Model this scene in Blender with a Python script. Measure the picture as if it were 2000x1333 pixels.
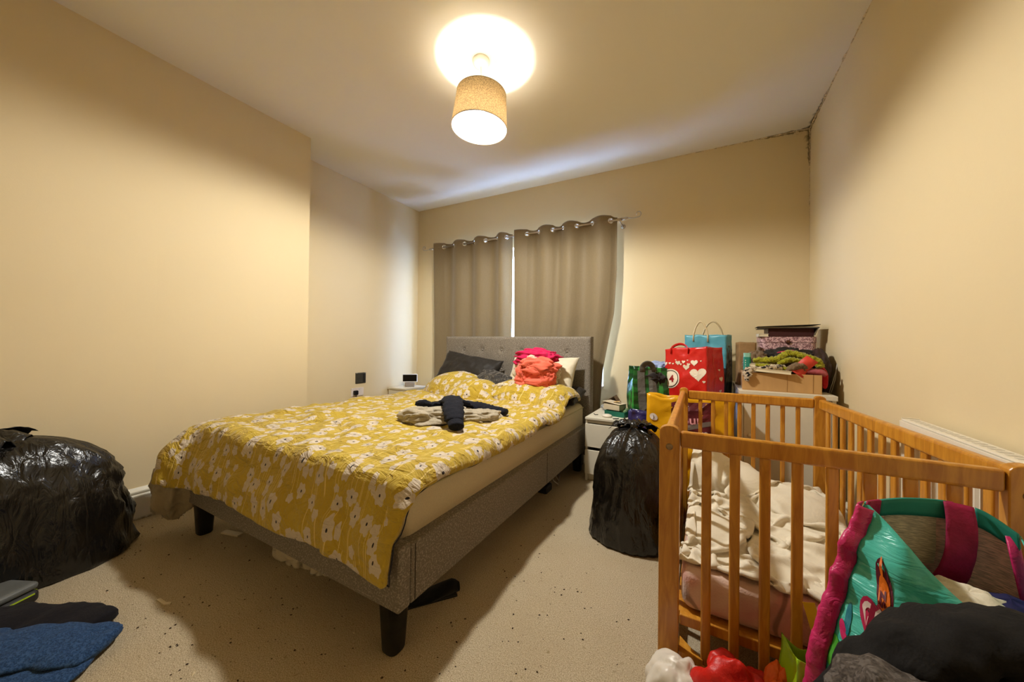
import bpy, bmesh, math, random
import numpy as np
from mathutils import Vector, Matrix, noise as mnoise

# ------------------------------------------------------------------ scene, camera, light
for _o in list(bpy.data.objects):
    bpy.data.objects.remove(_o, do_unlink=True)
SC = bpy.context.scene
COL = SC.collection
PI = math.pi
CAM_H, YAW, PITCH, ROLL, FPX = 1.05, .504, .0075, .0118, 680.0

def make_camera():
    cd = bpy.data.cameras.new('camera')
    cd.sensor_width = 36.0
    cd.lens = FPX / 2000 * 36
    cd.clip_start = .02
    o = bpy.data.objects.new('camera', cd)
    COL.objects.link(o)
    R = Vector((math.cos(YAW), math.sin(YAW), 0))
    Fh = Vector((-math.sin(YAW), math.cos(YAW), 0))
    Up = Vector((0, 0, 1))
    F = Fh * math.cos(PITCH) + Up * math.sin(PITCH)
    U = Up * math.cos(PITCH) - Fh * math.sin(PITCH)
    R2 = R * math.cos(ROLL) + U * math.sin(ROLL)
    U2 = U * math.cos(ROLL) - R * math.sin(ROLL)
    m = Matrix((R2, U2, -F)).transposed().to_4x4()
    m.translation = Vector((0, 0, CAM_H))
    o.matrix_world = m
    SC.camera = o
make_camera()

W = bpy.data.worlds.new('overcast_sky')
SC.world = W
W.use_nodes = True
_bg = W.node_tree.nodes['Background']
_bg.inputs['Color'].default_value = (.36, .53, 1.0, 1)
_bg.inputs['Strength'].default_value = 15.0

LAMP_POWER = 60.0
LAMP_COL = (1.0, .985, .93)
SC.view_settings.view_transform = 'Standard'
SC.view_settings.look = 'None'
SC.view_settings.gamma = 1.0
SC.view_settings.use_curve_mapping = False
SC.view_settings.exposure = 1.42

# ------------------------------------------------------------------ helpers
def lin(c):
    r = []
    for v in c[:3]:
        v = v / 255.0
        r.append(v / 12.92 if v <= .04045 else ((v + .055) / 1.055) ** 2.4)
    return (r[0], r[1], r[2], 1.0)

class NT:
    """small node-tree helper"""
    def __init__(s, mat):
        s.t = mat.node_tree
        s.n = s.t.nodes
        s.l = s.t.links
        s.b = s.n['Principled BSDF']
    def node(s, typ, **kw):
        n = s.n.new(typ)
        for k, v in kw.items():
            setattr(n, k, v)
        return n
    def link(s, a, b):
        s.l.new(a, b)
    def val(s, x, sock):
        if isinstance(x, (int, float)):
            sock.default_value = x
        elif isinstance(x, (tuple, list)):
            sock.default_value = x
        else:
            s.l.new(x, sock)
    def math(s, op, a, b=0.0, c=None, clamp=False):
        n = s.n.new('ShaderNodeMath')
        n.operation = op
        n.use_clamp = clamp
        s.val(a, n.inputs[0])
        s.val(b, n.inputs[1])
        if c is not None:
            s.val(c, n.inputs[2])
        return n.outputs[0]
    def mix(s, f, a, b):
        n = s.n.new('ShaderNodeMix')
        n.data_type = 'RGBA'
        s.val(f, n.inputs[0])
        s.val(a, n.inputs[6])
        s.val(b, n.inputs[7])
        return n.outputs[2]
    def ramp(s, f, a, b):
        n = s.n.new('ShaderNodeMapRange')
        n.interpolation_type = 'SMOOTHSTEP'
        s.val(f, n.inputs[0])
        n.inputs[1].default_value = a
        n.inputs[2].default_value = b
        return n.outputs[0]
    def noise(s, vec, scale, detail=3, rough=.55, dist=0.0):
        n = s.n.new('ShaderNodeTexNoise')
        n.inputs['Scale'].default_value = scale
        n.inputs['Detail'].default_value = detail
        n.inputs['Roughness'].default_value = rough
        n.inputs['Distortion'].default_value = dist
        if vec is not None:
            s.l.new(vec, n.inputs['Vector'])
        return n.outputs['Fac']
    def coord(s, kind='Object'):
        return s.n.new('ShaderNodeTexCoord').outputs[kind]
    def mapping(s, vec, scale=(1, 1, 1), rot=(0, 0, 0)):
        n = s.n.new('ShaderNodeMapping')
        n.inputs['Scale'].default_value = scale
        n.inputs['Rotation'].default_value = rot
        s.l.new(vec, n.inputs['Vector'])
        return n.outputs[0]
    def bump(s, h, strength, dist=.01, prev=None):
        n = s.n.new('ShaderNodeBump')
        n.inputs['Strength'].default_value = strength
        n.inputs['Distance'].default_value = dist
        s.l.new(h, n.inputs['Height'])
        if prev is not None:
            s.l.new(prev, n.inputs['Normal'])
        return n.outputs[0]

def mat(name, col, rough=.6, var=.06, vscale=8.0, bscale=None, bstr=.2, bdist=.004, metal=0.0, spec=.4,
        sheen=0.0, stretch=None, coat=0.0, kind='Object'):
    m = bpy.data.materials.new(name)
    m.use_nodes = True
    t = NT(m)
    c = lin(col)
    co = t.coord(kind)
    if stretch:
        co = t.mapping(co, stretch)
    nz = t.noise(co, vscale, 4)
    lo = tuple(max(0, v * (1 - var * 2)) for v in c[:3]) + (1,)
    hi = tuple(min(1, v * (1 + var * 2)) for v in c[:3]) + (1,)
    t.link(t.mix(t.ramp(nz, .3, .7), lo, hi), t.b.inputs['Base Color'])
    t.b.inputs['Roughness'].default_value = rough
    t.b.inputs['Metallic'].default_value = metal
    t.b.inputs['Specular IOR Level'].default_value = spec
    if sheen:
        t.b.inputs['Sheen Weight'].default_value = sheen
    if coat:
        t.b.inputs['Coat Weight'].default_value = coat
        t.b.inputs['Coat Roughness'].default_value = .12
    if bscale:
        t.link(t.bump(t.noise(co, bscale, 4), bstr, bdist), t.b.inputs['Normal'])
    return m

def fabric(name, col, var=.08, weave=420.0, wr=14.0, wstr=.35, sheen=.15, rough=.9, fleck=None):
    """cloth: fine weave bump plus soft creases; fleck mixes in a second thread colour"""
    m = bpy.data.materials.new(name)
    m.use_nodes = True
    t = NT(m)
    c = lin(col)
    co = t.coord('Object')
    n1 = t.noise(co, weave, 2)
    n2 = t.noise(co, wr, 4, .6, .6)
    lo = tuple(v * (1 - var) for v in c[:3]) + (1,)
    hi = tuple(min(1, v * (1 + var)) for v in c[:3]) + (1,)
    base = t.mix(t.ramp(n1, .3, .7), lo, hi)
    if fleck:
        base = t.mix(t.ramp(t.noise(co, weave * .45, 2), .52, .60), base, lin(fleck))
    t.link(base, t.b.inputs['Base Color'])
    t.b.inputs['Roughness'].default_value = rough
    t.b.inputs['Specular IOR Level'].default_value = .2
    t.b.inputs['Sheen Weight'].default_value = sheen
    b1 = t.bump(n2, wstr, .012)
    t.link(t.bump(n1, .25, .0012, b1), t.b.inputs['Normal'])
    return m

def plastic_film(name, col, rough=.28, wr=16.0, wstr=.6, stretch=(1, 1, .35), spec=.5, dist=.012, rot=(0, 0, 0)):
    """thin creased plastic: crisp ridged wrinkles"""
    m = bpy.data.materials.new(name)
    m.use_nodes = True
    t = NT(m)
    t.b.inputs['Base Color'].default_value = lin(col)
    t.b.inputs['Roughness'].default_value = rough
    t.b.inputs['Specular IOR Level'].default_value = spec
    co = t.mapping(t.coord('Object'), stretch, rot)
    n = t.noise(co, wr, 4, .5, .7)
    r = t.math('ABSOLUTE', t.math('SUBTRACT', n, .5))
    v = t.node('ShaderNodeTexVoronoi', feature='DISTANCE_TO_EDGE')
    v.inputs['Scale'].default_value = wr * .8
    t.link(co, v.inputs['Vector'])
    hgt = t.math('ADD', r, t.math('MULTIPLY', v.outputs[0], .25))
    t.link(t.bump(hgt, wstr, dist), t.b.inputs['Normal'])
    return m

WORLD = {}
def wloc(o):
    return WORLD.get(o.name, Vector((0, 0, 0)))

def link(o, parent=None, loc=(0, 0, 0)):
    """loc is in world space; no parent is ever rotated"""
    COL.objects.link(o)
    loc = Vector(loc)
    if parent is not None:
        o.parent = parent
        o.location = loc - wloc(parent)
    else:
        o.location = loc
    WORLD[o.name] = loc
    return o

def thing(name, label, cat, loc=(0, 0, 0), group=None):
    o = bpy.data.objects.new(name, None)
    o.empty_display_size = .05
    link(o, None, loc)
    return tag(o, label, cat, group)

def tag(o, label, cat, group=None):
    o['label'] = label
    o['category'] = cat
    if group:
        o['group'] = group
    return o

def struct(o):
    o['kind'] = 'structure'
    return o

def mesh(name, verts, faces, m, parent=None, smooth=False, uv=None, loc=None):
    """one mesh object; verts in world space, object origin at loc (default: centre of the base)"""
    vs = np.asarray(verts, float)
    if loc is None:
        lo, hi = vs.min(0), vs.max(0)
        loc = Vector(((lo[0] + hi[0]) / 2, (lo[1] + hi[1]) / 2, lo[2]))
    loc = Vector(loc)
    me = bpy.data.meshes.new(name)
    me.from_pydata((vs - np.array(loc)).tolist(), [], [list(f) for f in faces])
    if uv is not None:
        ul = me.uv_layers.new(name='UVMap')
        idx = np.zeros(len(me.loops), dtype=np.int32)
        me.loops.foreach_get('vertex_index', idx)
        ul.data.foreach_set('uv', np.asarray(uv, np.float32)[idx].ravel())
    if smooth:
        me.polygons.foreach_set('use_smooth', [True] * len(me.polygons))
    ms = m if isinstance(m, (list, tuple)) else [m]
    for q in ms:
        me.materials.append(q)
    me.update()
    o = bpy.data.objects.new(name, me)
    return link(o, parent, loc)

def copy_of(src, loc, parent=None, rot=None):
    """another object that shares src's mesh"""
    o = bpy.data.objects.new(src.name.split('.')[0], src.data)
    link(o, parent, loc)
    if rot is not None:
        o.rotation_euler = rot
    return o

def bmobj(name, bm, m, parent=None, smooth=False, loc=None):
    bmesh.ops.recalc_face_normals(bm, faces=bm.faces)
    bm.verts.index_update()
    vs = [v.co[:] for v in bm.verts]
    fs = [[v.index for v in f.verts] for f in bm.faces]
    bm.free()
    return mesh(name, vs, fs, m, parent, smooth, None, loc)

def bm_box(bm, lo, hi, bev=0.0, seg=2, mtx=None):
    r = bmesh.ops.create_cube(bm, size=1)
    vs = r['verts']
    for v in vs:
        v.co = Vector((lo[i] + (v.co[i] + .5) * (hi[i] - lo[i]) for i in range(3)))
    if bev > 0:
        es = list({e for v in vs for e in v.link_edges})
        rr = bmesh.ops.bevel(bm, geom=es, offset=bev, segments=seg, profile=.5, affect='EDGES')
        vs = rr['verts'] if rr['verts'] else vs
        vs = list({v for f in rr['faces'] for v in f.verts} | {v for v in vs if v.is_valid})
        vs = [v for v in vs if v.is_valid]
    if mtx is not None:
        for v in {v for v in vs}:
            v.co = mtx @ v.co
    return vs

def box(name, lo, hi, m, parent=None, bev=.004, seg=2, mtx=None, loc=None, smooth=False):
    bm = bmesh.new()
    bm_box(bm, lo, hi, bev, seg)
    if mtx is not None:
        for v in bm.verts:
            v.co = mtx @ v.co
    return bmobj(name, bm, m, parent, smooth, loc)

def rotz(a, c):
    c = Vector(c)
    return Matrix.Translation(c) @ Matrix.Rotation(a, 4, 'Z') @ Matrix.Translation(-c)

def rot_about(a, axis, c):
    c = Vector(c)
    return Matrix.Translation(c) @ Matrix.Rotation(a, 4, axis) @ Matrix.Translation(-c)

def tube_vf(pts, r, n=8, closed=False, flat=1.0):
    pts = [Vector(p) for p in pts]
    V, Fc = [], []
    k = len(pts)
    up = Vector((0, 0, 1))
    prev = None
    for i, p in enumerate(pts):
        a = pts[(i - 1) % k] if (closed or i > 0) else p
        b = pts[(i + 1) % k] if (closed or i < k - 1) else p
        t = (b - a)
        t = t.normalized() if t.length > 1e-9 else Vector((0, 0, 1))
        if prev is None:
            x = t.cross(up)
            if x.length < 1e-3:
                x = t.cross(Vector((1, 0, 0)))
            x.normalize()
        else:
            x = prev - t * prev.dot(t)
            x.normalize()
        prev = x
        y = t.cross(x)
        rr = r[i] if isinstance(r, (list, tuple)) else r
        for j in range(n):
            q = 2 * PI * j / n
            V.append(p + x * math.cos(q) * rr + y * math.sin(q) * rr * flat)
    m = k if closed else k - 1
    for i in range(m):
        for j in range(n):
            a = i * n + j
            b = i * n + (j + 1) % n
            c = ((i + 1) % k) * n + (j + 1) % n
            d = ((i + 1) % k) * n + j
            Fc.append((a, b, c, d))
    if not closed:
        Fc.append(tuple(range(n - 1, -1, -1)))
        Fc.append(tuple((k - 1) * n + j for j in range(n)))
    return [tuple(v) for v in V], Fc

def tube(name, pts, r, m, parent=None, n=8, closed=False, flat=1.0, loc=None):
    v, f = tube_vf(pts, r, n, closed, flat)
    return mesh(name, v, f, m, parent, True, None, loc)

def lathe_vf(prof, c, n=32, axis=None):
    """prof: list of (r, z) along local axis"""
    V, Fc = [], []
    mt = Matrix.Identity(3) if axis is None else Vector((0, 0, 1)).rotation_difference(Vector(axis)).to_matrix()
    c = Vector(c)
    for r, z in prof:
        for j in range(n):
            q = 2 * PI * j / n
            V.append(tuple(c + mt @ Vector((r * math.cos(q), r * math.sin(q), z))))
    for i in range(len(prof) - 1):
        for j in range(n):
            Fc.append((i * n + j, i * n + (j + 1) % n, (i + 1) * n + (j + 1) % n, (i + 1) * n + j))
    return V, Fc

def lathe(name, prof, c, m, parent=None, n=32, axis=None, smooth=True, loc=None):
    v, f = lathe_vf(prof, c, n, axis)
    return mesh(name, v, f, m, parent, smooth, None, loc)

def prism(bm, poly, z0, z1):
    a = [bm.verts.new((x, y, z0)) for x, y in poly]
    b = [bm.verts.new((x, y, z1)) for x, y in poly]
    n = len(poly)
    bm.faces.new(a[::-1])
    bm.faces.new(b)
    for i in range(n):
        bm.faces.new((a[i], a[(i + 1) % n], b[(i + 1) % n], b[i]))

def fbm(x, y, z=0.0, o=3):
    s, a, f = 0.0, 1.0, 1.0
    for _ in range(o):
        s += a * mnoise.noise(Vector((x * f, y * f, z * f)))
        a *= .5
        f *= 2.03
    return s

# ---- cloth: position-based relaxation on a grid, all in numpy
class Cloth:
    def __init__(s, nx, ny, dx, dy, pos, mask=None, off=.004):
        s.nx, s.ny, s.dx, s.dy = nx, ny, dx, dy
        s.p = np.array(pos, float).reshape(nx * ny, 3)
        s.mask = np.ones((nx, ny), bool) if mask is None else mask
        s.off = np.full(nx * ny, off) if np.isscalar(off) else np.asarray(off, float).ravel()
        I, J = np.meshgrid(np.arange(nx), np.arange(ny), indexing='ij')
        s.I, s.J = I, J
        s.sets = []
        for (a, b, k) in ((1, 0, 1), (0, 1, 1), (1, 1, .6), (1, -1, .6), (2, 0, .25), (0, 2, .25)):
            L = math.hypot(a * dx, b * dy)
            j0 = 1 if b < 0 else 0
            i0, i1 = 0, nx - a
            j1 = ny - max(b, 0)
            Ii, Jj = np.meshgrid(np.arange(i0, i1), np.arange(j0, j1), indexing='ij')
            ok = s.mask[Ii, Jj] & s.mask[Ii + a, Jj + b]
            step = max(a, abs(b))
            if a:
                col = (Ii // step) % 2
            else:
                col = (Jj // step) % 2
            for q in (0, 1):
                sel = ok & (col == q)
                A = Ii[sel] * ny + Jj[sel]
                B = (Ii[sel] + a) * ny + Jj[sel] + b
                if len(A):
                    s.sets.append((A, B, L, k))
        s.pin = None
    def relax(s, steps, collide, g=.0012, damp=.93, iters=4, fric=.6):
        p, prev = s.p, s.p.copy()
        for st in range(steps):
            v = (p - prev) * damp
            prev = p.copy()
            p = p + v
            p[:, 2] -= g
            for it in range(iters):
                for A, B, L, k in s.sets:
                    d = p[B] - p[A]
                    ln = np.sqrt((d * d).sum(1)) + 1e-9
                    c = (.5 * k * (ln - L) / ln)[:, None] * d
                    p[A] += c
                    p[B] -= c
                q = p.copy()
                hit = collide(p, s.off)
                if it == iters - 1 and fric > 0:
                    p[hit] = p[hit] + (prev[hit] - p[hit]) * np.array([fric, fric, 0])
                    collide(p, s.off)
                if s.pin is not None:
                    p[s.pin[0]] = s.pin[1]
        s.p = p
        return s
    def faces(s):
        m = s.mask
        ok = m[:-1, :-1] & m[1:, :-1] & m[1:, 1:] & m[:-1, 1:]
        ii, jj = np.nonzero(ok)
        a = ii * s.ny + jj
        return np.stack([a, a + s.ny, a + s.ny + 1, a + 1], 1)
    def obj(s, name, m, parent=None, thick=.004, sub=1, uvscale=1.0, loc=None, offset=0.0):
        f = s.faces()
        used = np.unique(f)
        remap = -np.ones(len(s.p), int)
        remap[used] = np.arange(len(used))
        uv = np.stack([s.I.ravel() * s.dx, s.J.ravel() * s.dy], 1)[used] * uvscale
        o = mesh(name, s.p[used], remap[f].tolist(), m, parent, True, uv, loc)
        if thick:
            md = o.modifiers.new('thickness', 'SOLIDIFY')
            md.thickness = thick
            md.offset = offset
        if sub:
            md = o.modifiers.new('smooth', 'SUBSURF')
            md.levels = sub
            md.render_levels = sub
        return o

def c_floor(z0=0.0):
    def f(p, off):
        h = p[:, 2] < z0 + off
        p[h, 2] = (z0 + off)[h] if not np.isscalar(off) else z0 + off
        return h
    return f

def c_box(lo, hi):
    lo, hi = np.array(lo, float), np.array(hi, float)
    def f(p, off):
        o = off[:, None]
        a, b = p - (lo - o), (hi + o) - p
        ins = (a > 0).all(1) & (b > 0).all(1)
        if ins.any():
            q = np.concatenate([a[ins], b[ins]], 1)
            k = q.argmin(1)
            ids = np.nonzero(ins)[0]
            ax = k % 3
            lowside = k < 3
            tgt = np.where(lowside, lo[ax] - off[ids], hi[ax] + off[ids])
            p[ids, ax] = tgt
        return ins
    return f

def c_ell(c, r):
    c, r = np.array(c, float), np.array(r, float)
    def f(p, off):
        rr = r[None] + off[:, None]
        d = (p - c) / rr
        l = np.sqrt((d * d).sum(1))
        ins = l < 1
        if ins.any():
            p[ins] = c + d[ins] / (l[ins][:, None] + 1e-6) * rr[ins]
        return ins
    return f

def c_wall(ax, val, sign):
    """keep p[ax]*sign >= val*sign"""
    def f(p, off):
        h = (p[:, ax] - val) * sign < off
        p[h, ax] = val + sign * off[h]
        return h
    return f

class HMap:
    """height map of finished meshes, for things that lie on them"""
    def __init__(s, pts, lo, hi, cell=.02):
        s.lo, s.cell = np.array(lo[:2], float), cell
        n = np.ceil((np.array(hi[:2]) - s.lo) / cell).astype(int) + 1
        h = np.full(n, -9.0)
        ij = np.round((pts[:, :2] - s.lo) / cell).astype(int)
        ok = (ij >= 0).all(1) & (ij < n).all(1)
        np.maximum.at(h, (ij[ok, 0], ij[ok, 1]), pts[ok, 2])
        for _ in range(6):
            g = h.copy()
            for a, b in ((1, 0), (-1, 0), (0, 1), (0, -1)):
                g = np.maximum(g, np.roll(h, (a, b), (0, 1)))
            h = np.where(h < -8, g, h)
        s.h = h
    def at(s, x, y):
        i = np.clip(np.round((np.asarray(x) - s.lo[0]) / s.cell).astype(int), 0, s.h.shape[0] - 1)
        j = np.clip(np.round((np.asarray(y) - s.lo[1]) / s.cell).astype(int), 0, s.h.shape[1] - 1)
        return s.h[i, j]
    def collide(s, p, off):
        z = s.at(p[:, 0], p[:, 1]) + off
        h = p[:, 2] < z
        p[h, 2] = z[h]
        return h

def multi(*fs):
    def f(p, off):
        h = np.zeros(len(p), bool)
        for q in fs:
            h |= q(p, off)
        return h
    return f

def nzgrid(nx, ny, sx, sy, seed, o=3):
    out = np.zeros((nx, ny))
    for i in range(nx):
        for j in range(ny):
            out[i, j] = fbm(i * sx, j * sy, seed * 7.31, o)
    return out

def crumpled(nx, ny, dx, dy, c, ang, squash, seed, amp=.05, z=.15, mask=None, fold=.03, base=.005, fr=1.0):
    """a sheet laid loosely: squeezed in plan, its spare cloth goes into folds"""
    u = (np.arange(nx) - (nx - 1) / 2) * dx
    v = (np.arange(ny) - (ny - 1) / 2) * dy
    U, Vv = np.meshgrid(u, v, indexing='ij')
    n1 = nzgrid(nx, ny, dx * 6 * fr, dy * 6 * fr, seed, 2)
    n2 = nzgrid(nx, ny, dx * 6 * fr, dy * 6 * fr, seed + 11, 2)
    n3 = nzgrid(nx, ny, dx * 8 * fr, dy * 8 * fr, seed + 23, 2)
    X = U * squash[0] + n1 * amp
    Yv = Vv * squash[1] + n2 * amp
    ca, sa = math.cos(ang), math.sin(ang)
    P = np.stack([c[0] + X * ca - Yv * sa, c[1] + X * sa + Yv * ca, c[2] + z + n3 * amp], -1)
    ridged = (1 - np.abs(n3) * 2.0).clip(0, 1) ** 2
    off = base + fold * ridged
    return Cloth(nx, ny, dx, dy, P, mask, off)

def soft_tube(name, pts, rad, m, parent=None, flat=.6, nz=.006, seed=0, n=20, sub=10, cap=True, fold=22.0):
    """a soft sleeve or roll: smooth path, oval section, rucked surface"""
    pts = [Vector(p) for p in pts]
    K = len(pts)
    Q, R = [], []
    for i in range(K - 1):
        p0, p1, p2, p3 = pts[max(0, i - 1)], pts[i], pts[i + 1], pts[min(K - 1, i + 2)]
        for k in range(sub + (1 if i == K - 2 else 0)):
            t = k / sub
            Q.append(.5 * ((2 * p1) + (p2 - p0) * t + (2 * p0 - 5 * p1 + 4 * p2 - p3) * t * t + (3 * p1 - p0 - 3 * p2 + p3) * t ** 3))
            R.append(rad[i] + (rad[i + 1] - rad[i]) * t)
    V, Fc = [], []
    L = len(Q)
    for i, p in enumerate(Q):
        t = (Q[min(L - 1, i + 1)] - Q[max(0, i - 1)]).normalized()
        side = t.cross(Vector((0, 0, 1)))
        if side.length < .05:
            side = Vector((1, 0, 0))
        side.normalize()
        up = side.cross(t)
        r = R[i]
        e = 1.0
        if cap:
            e = min(1, math.sqrt(max(0.0, 1 - (1 - min(1, (i + .15) / 2.5)) ** 2))) * min(1, math.sqrt(max(0.0, 1 - (1 - min(1, (L - 1 - i + .15) / 2.5)) ** 2)))
        for j in range(n):
            q = 2 * PI * j / n
            d = nz * (mnoise.noise(Vector((i * fold / L * 1.4, math.cos(q) * 1.2, math.sin(q) * 1.2 + seed))) + .5 * mnoise.noise(Vector((i * fold / L * 3, math.cos(q) * 2.4, math.sin(q) * 2.4 + seed))))
            rr = (r + d) * e
            V.append(p + side * math.cos(q) * rr + up * math.sin(q) * rr * flat)
    for i in range(L - 1):
        for j in range(n):
            Fc.append((i * n + j, i * n + (j + 1) % n, (i + 1) * n + (j + 1) % n, (i + 1) * n + j))
    Fc.append(tuple(range(n - 1, -1, -1)))
    Fc.append(tuple((L - 1) * n + j for j in range(n)))
    o = mesh(name, [tuple(v) for v in V], Fc, m, parent, True)
    return o

def text_vf(body, size, ext=0.0, bold=0.0):
    """flat lettering as (verts, faces), origin at its centre"""
    cu = bpy.data.curves.new('lettering', 'FONT')
    cu.body = body
    cu.size = size
    cu.align_x = 'CENTER'
    cu.align_y = 'CENTER'
    cu.offset = bold
    cu.resolution_u = 3
    cu.fill_mode = 'FRONT'
    o = bpy.data.objects.new('lettering', cu)
    COL.objects.link(o)
    dg = bpy.context.evaluated_depsgraph_get()
    me = o.evaluated_get(dg).to_mesh()
    v = [tuple(q.co) for q in me.vertices]
    f = [tuple(p.vertices) for p in me.polygons]
    o.evaluated_get(dg).to_mesh_clear()
    bpy.data.objects.remove(o, do_unlink=True)
    bpy.data.curves.remove(cu)
    return v, f

# ------------------------------------------------------------------ the room
H = 2.75
XL, XA, XR = -2.89, -3.255, .71
YC, YF = 1.72, -1.25
def yback(x):
    return 3.355 + (x + 3.26) * .0264

def wall_paint(name, col, rough=.75, stain=True, bstr=.10):
    m = bpy.data.materials.new(name)
    m.use_nodes = True
    t = NT(m)
    c = lin(col)
    geo = t.node('ShaderNodeNewGeometry').outputs['Position']
    n = t.noise(geo, 1.6, 3)
    a = tuple(v * .965 for v in c[:3]) + (1,)
    b = tuple(min(1, v * 1.03) for v in c[:3]) + (1,)
    base = t.mix(n, a, b)
    if stain:
        sp = t.node('ShaderNodeSeparateXYZ')
        t.link(geo, sp.inputs[0])
        dz = t.math('SUBTRACT', H, sp.outputs[2])
        dx = t.math('SUBTRACT', XR, sp.outputs[0])
        dy = t.math('SUBTRACT', t.math('ADD', 3.441, t.math('MULTIPLY', sp.outputs[0], .0264)), sp.outputs[1])
        nn = t.noise(geo, 16, 5, .7, .8)
        tot = None
        for p, q, along, reach, w in ((dz, dy, dx, .55, .040), (dz, dx, dy, .75, .045), (dx, dy, dz, .50, .050)):
            d = t.math('SQRT', t.math('ADD', t.math('MULTIPLY', p, p), t.math('MULTIPLY', q, q)))
            fade = t.math('SUBTRACT', 1.0, t.ramp(along, 0.0, reach))
            wid = t.math('MULTIPLY', t.math('MULTIPLY', t.math('ADD', nn, -.28), fade), w * 3)
            k = t.math('SUBTRACT', 1.0, t.math('DIVIDE', d, t.math('MAXIMUM', wid, .0004)), clamp=True)
            tot = k if tot is None else t.math('MAXIMUM', tot, k)
        base = t.mix(t.math('MULTIPLY', t.ramp(tot, 0, .8), .88), base, lin((58, 42, 22)))
        # a few old nail marks
        v = t.node('ShaderNodeTexVoronoi')
        v.inputs['Scale'].default_value = 1.5
        t.link(geo, v.inputs['Vector'])
        base = t.mix(t.math('LESS_THAN', v.outputs['Distance'], .007), base, lin((120, 92, 55)))
    t.link(base, t.b.inputs['Base Color'])
    t.b.inputs['Roughness'].default_value = rough
    t.b.inputs['Specular IOR Level'].default_value = .25
    b1 = t.bump(t.noise(geo, 5.0, 2), bstr, .02)
    t.link(t.bump(t.noise(geo, 170, 3), .10, .002, b1), t.b.inputs['Normal'])
    return m

M_WALL = wall_paint('magnolia_wall_paint', (222, 203, 162))
M_CEIL = wall_paint('white_ceiling_paint', (234, 226, 208), .85)
M_GLOSS = mat('white_gloss_paint', (226, 218, 200), .35, .02, 6, 40, .05, .003)

def carpet_mat():
    m = bpy.data.materials.new('beige_carpet')
    m.use_nodes = True
    t = NT(m)
    g = t.node('ShaderNodeNewGeometry').outputs['Position']
    n1 = t.noise(g, 260, 3, .7)
    n2 = t.noise(g, 2.2, 4)
    n3 = t.noise(g, 55, 3)
    b = t.mix(t.ramp(n1, .30, .70), lin((164, 144, 112)), lin((228, 212, 182)))
    b = t.mix(t.math('MULTIPLY', t.ramp(n2, .40, .75), .30), b, lin((180, 156, 118)))
    b = t.mix(t.math('MULTIPLY', t.ramp(n3, .62, .74), .45), b, lin((140, 116, 82)))
    t.link(b, t.b.inputs['Base Color'])
    t.b.inputs['Roughness'].default_value = 1.0
    t.b.inputs['Specular IOR Level'].default_value = .05
    b1 = t.bump(n1, .9, .006)
    t.link(t.bump(n3, .5, .006, b1), t.b.inputs['Normal'])
    return m
M_CARPET = carpet_mat()

def build_room():
    T = .26
    bm = bmesh.new()
    prism(bm, [(XA - .3, YF - .3), (XR + .3, YF - .3), (XR + .3, 3.9), (XA - .3, 3.9)], -.15, 0)
    struct(bmobj('floor', bm, M_CARPET))
    bm = bmesh.new()
    prism(bm, [(XA - .3, YF - .3), (XR + .3, YF - .3), (XR + .3, 3.9), (XA - .3, 3.9)], H, H + .15)
    struct(bmobj('ceiling', bm, M_CEIL))
    bm = bmesh.new()
    prism(bm, [(XL + .06, YF), (XL, 0.8), (XL - .005, YC), (XA + .02, YC), (XA, yback(XA) + T), (XA - T, yback(XA) + T), (XA - T, YF)], 0, H)
    struct(bmobj('wall_left', bm, M_WALL))
    bm = bmesh.new()
    prism(bm, [(XR, YF), (XR + T, YF), (XR + T, yback(XR) + T), (XR, yback(XR) + T)], 0, H)
    struct(bmobj('wall_right', bm, M_WALL))
    bm = bmesh.new()
    prism(bm, [(XA - T, YF - T), (XR + T, YF - T), (XR + T, YF), (XA - T, YF)], 0, H)
    struct(bmobj('wall_front', bm, M_WALL))
    # back wall with the window opening
    w0, w1, z0, z1 = WX0, WX1, WZ0, WZ1
    bm = bmesh.new()
    def slab(xa, xb, za, zb):
        prism(bm, [(xa, yback(xa)), (xb, yback(xb)), (xb, yback(xb) + T), (xa, yback(xa) + T)], za, zb)
    slab(XA, w0, 0, H)
    slab(w1, XR, 0, H)
    slab(w0, w1, 0, z0)
    slab(w0, w1, z1, H)
    struct(bmobj('wall_back', bm, M_WALL))

WX0, WX1, WZ0, WZ1 = -2.80, -.86, .62, 2.12
build_room()

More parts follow.
